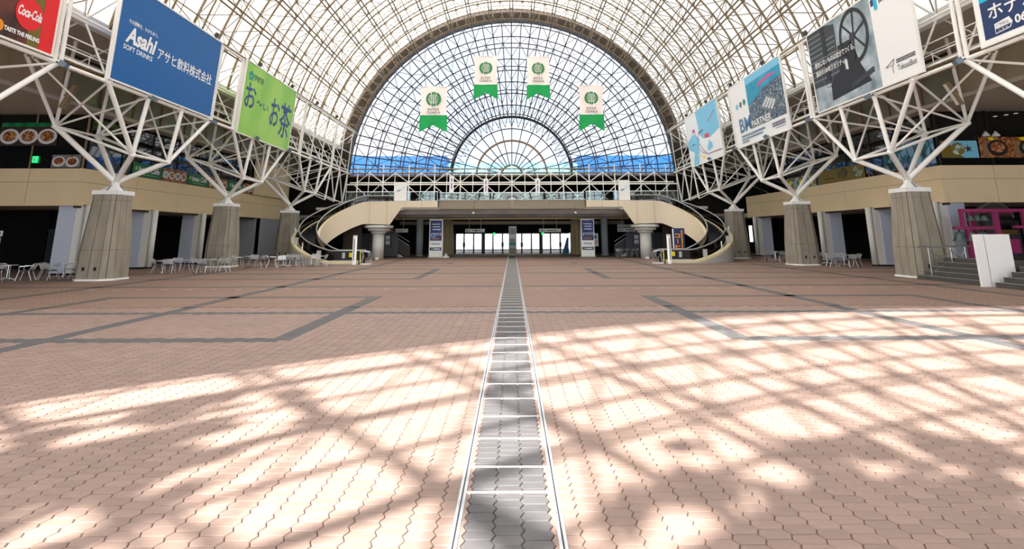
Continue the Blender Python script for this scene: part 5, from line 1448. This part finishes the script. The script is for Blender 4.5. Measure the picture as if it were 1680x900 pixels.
b = MB(); b.path([(25.0 + 0.9 * math.cos(R(t)), 28.78, 2.8 + 0.75 * math.sin(R(t))) for t in range(0, 181, 10)], 0.05, 6); b.build('hood_rim', 'grey_steel', root)
# steps rising outward beside the nearest right pier
def steps(ya, yb, n, label):
    root = thing('dark_steps', label, 'steps', (18.6, (ya + yb) / 2, 0), group='dark steps at the carillon')
    for k in range(n):
        x1 = 18.42 + 0.34 * (k + 1) if k < n - 1 else 20.5
        tr = MB().bb(18.42 + 0.34 * k, x1, ya, yb, 0, 0.19 * (k + 1)).build('tread', 'step_dark', root)
        MB().bb(18.41 + 0.34 * k, 18.47 + 0.34 * k, ya, yb, 0.19 * (k + 1), 0.19 * (k + 1) + 0.006).build('nosing', 'grey_paint', tr)
steps(22.3, 25.9, 5, 'dark steps with chrome railing left of the white panels')
steps(18.6, 21.75, 4, 'dark steps at the right edge before the bell frame')
root = thing('white_screen', 'large upright pair of white panels standing between the two dark steps', 'panel', (18.9, 22.1, 0))
fr = frame((18.12, 22.0, 0), (1, 0, 0), (0, 0, 1))
b = MB(); b.prism([(0, 0), (0.36, 0), (0.36, 1.98), (0, 1.98)], fr, -0.1, 0.0); b.build('narrow_panel', 'white_panel', root)
b = MB(); b.prism([(0.39, 0), (1.38, 0), (1.38, 1.98), (0.39, 1.98)], fr, -0.1, 0.0); b.build('wide_panel', 'white_panel', root)
b = MB(); b.prism([(0.355, 0.0), (0.395, 0.0), (0.395, 1.96), (0.355, 1.96)], fr, -0.09, -0.03); b.build('gap_strip', 'dark_steel', root)
root = thing('step_railing', 'chrome railing on the dark steps beside the nearest right pier', 'railing', (19.5, 25.4, 0))
MB().path([(18.3, 25.4, 1.42), (19.85, 25.4, 1.44), (20.7, 25.4, 1.46)], 0.035, 8).build('top_rail', 'chrome', root)
for x, z0 in ((18.75, 0.2), (19.75, 0.78), (20.4, 0.96)): MB().tube((x, 25.4, z0), (x, 25.4, 1.43), 0.026, 8).build('post', 'chrome', root)
MB().tube((18.75, 25.36, 0.3), (19.75, 25.36, 0.9), 0.022, 6).build('lower_rail', 'chrome', root)
for a, c in ((18.75, 19.75), (19.75, 20.4)):
    MB().path([(a + (c - a) * k / 8, 25.38, 1.3 - 0.3 * math.sin(PI * k / 8)) for k in range(9)], 0.018, 6).build('chain', 'chrome', root)

# ================================================================== unseen trees added outside the rear end to dapple the sunlight
def tree(x, y, h_, rad, nleaf, label, seed):
    rnd = random.Random(seed)
    root = thing('added_dapple_tree', label, 'tree', (x, y, 0), group='trees added to dapple the sunlight')
    b = MB(); b.tube((x, y, -0.1), (x, y, h_ * 0.72), 0.3, 8, False, 0.12); b.build('trunk', 'dark_brown', root, smooth=True)
    b = MB()
    blobs = [(rnd.uniform(-0.75, 0.75) * rad, rnd.uniform(-0.6, 0.6) * rad, h_ * rnd.uniform(0.62, 0.97), rad * rnd.uniform(0.22, 0.4)) for _ in range(26)]
    for k in range(nleaf):
        bx_, by_, bz_, br_ = rnd.choice(blobs)
        d = Vector((rnd.gauss(0, 1), rnd.gauss(0, 1), rnd.gauss(0, 1))).normalized() * br_ * rnd.uniform(0.4, 1)
        c = Vector((x + bx_, y + by_, bz_)) + d
        u = Vector((rnd.gauss(0, 1), rnd.gauss(0, 1), rnd.gauss(0, 1))).normalized(); v = u.orthogonal().normalized()
        sz = rnd.uniform(0.3, 0.6)
        b.add([c - u * sz, c - v * sz * 0.6, c + u * sz, c + v * sz * 0.6], [(0, 1, 2, 3)])
    b.build('crown', 'leaf_green', root, kind='stuff')
tree(-15.5, -14.5, 19.0, 4.8, 800, 'unseen tree added outside the rear end to dapple the sun, left of the hall axis', 3)
tree(-4.5, -15.5, 20.0, 4.8, 950, 'unseen tree added outside the rear end to dapple the sun, on the hall axis', 5)
tree(6.5, -14.0, 19.0, 4.8, 950, 'unseen tree added outside the rear end to dapple the sun, right of the hall axis', 9)
MB().bb(-80, 80, -80, -12, -0.4, -0.05).build('plaza', 'outside_ground', kind='structure', label='pale paved plaza outside the rear end')

finish_texts()
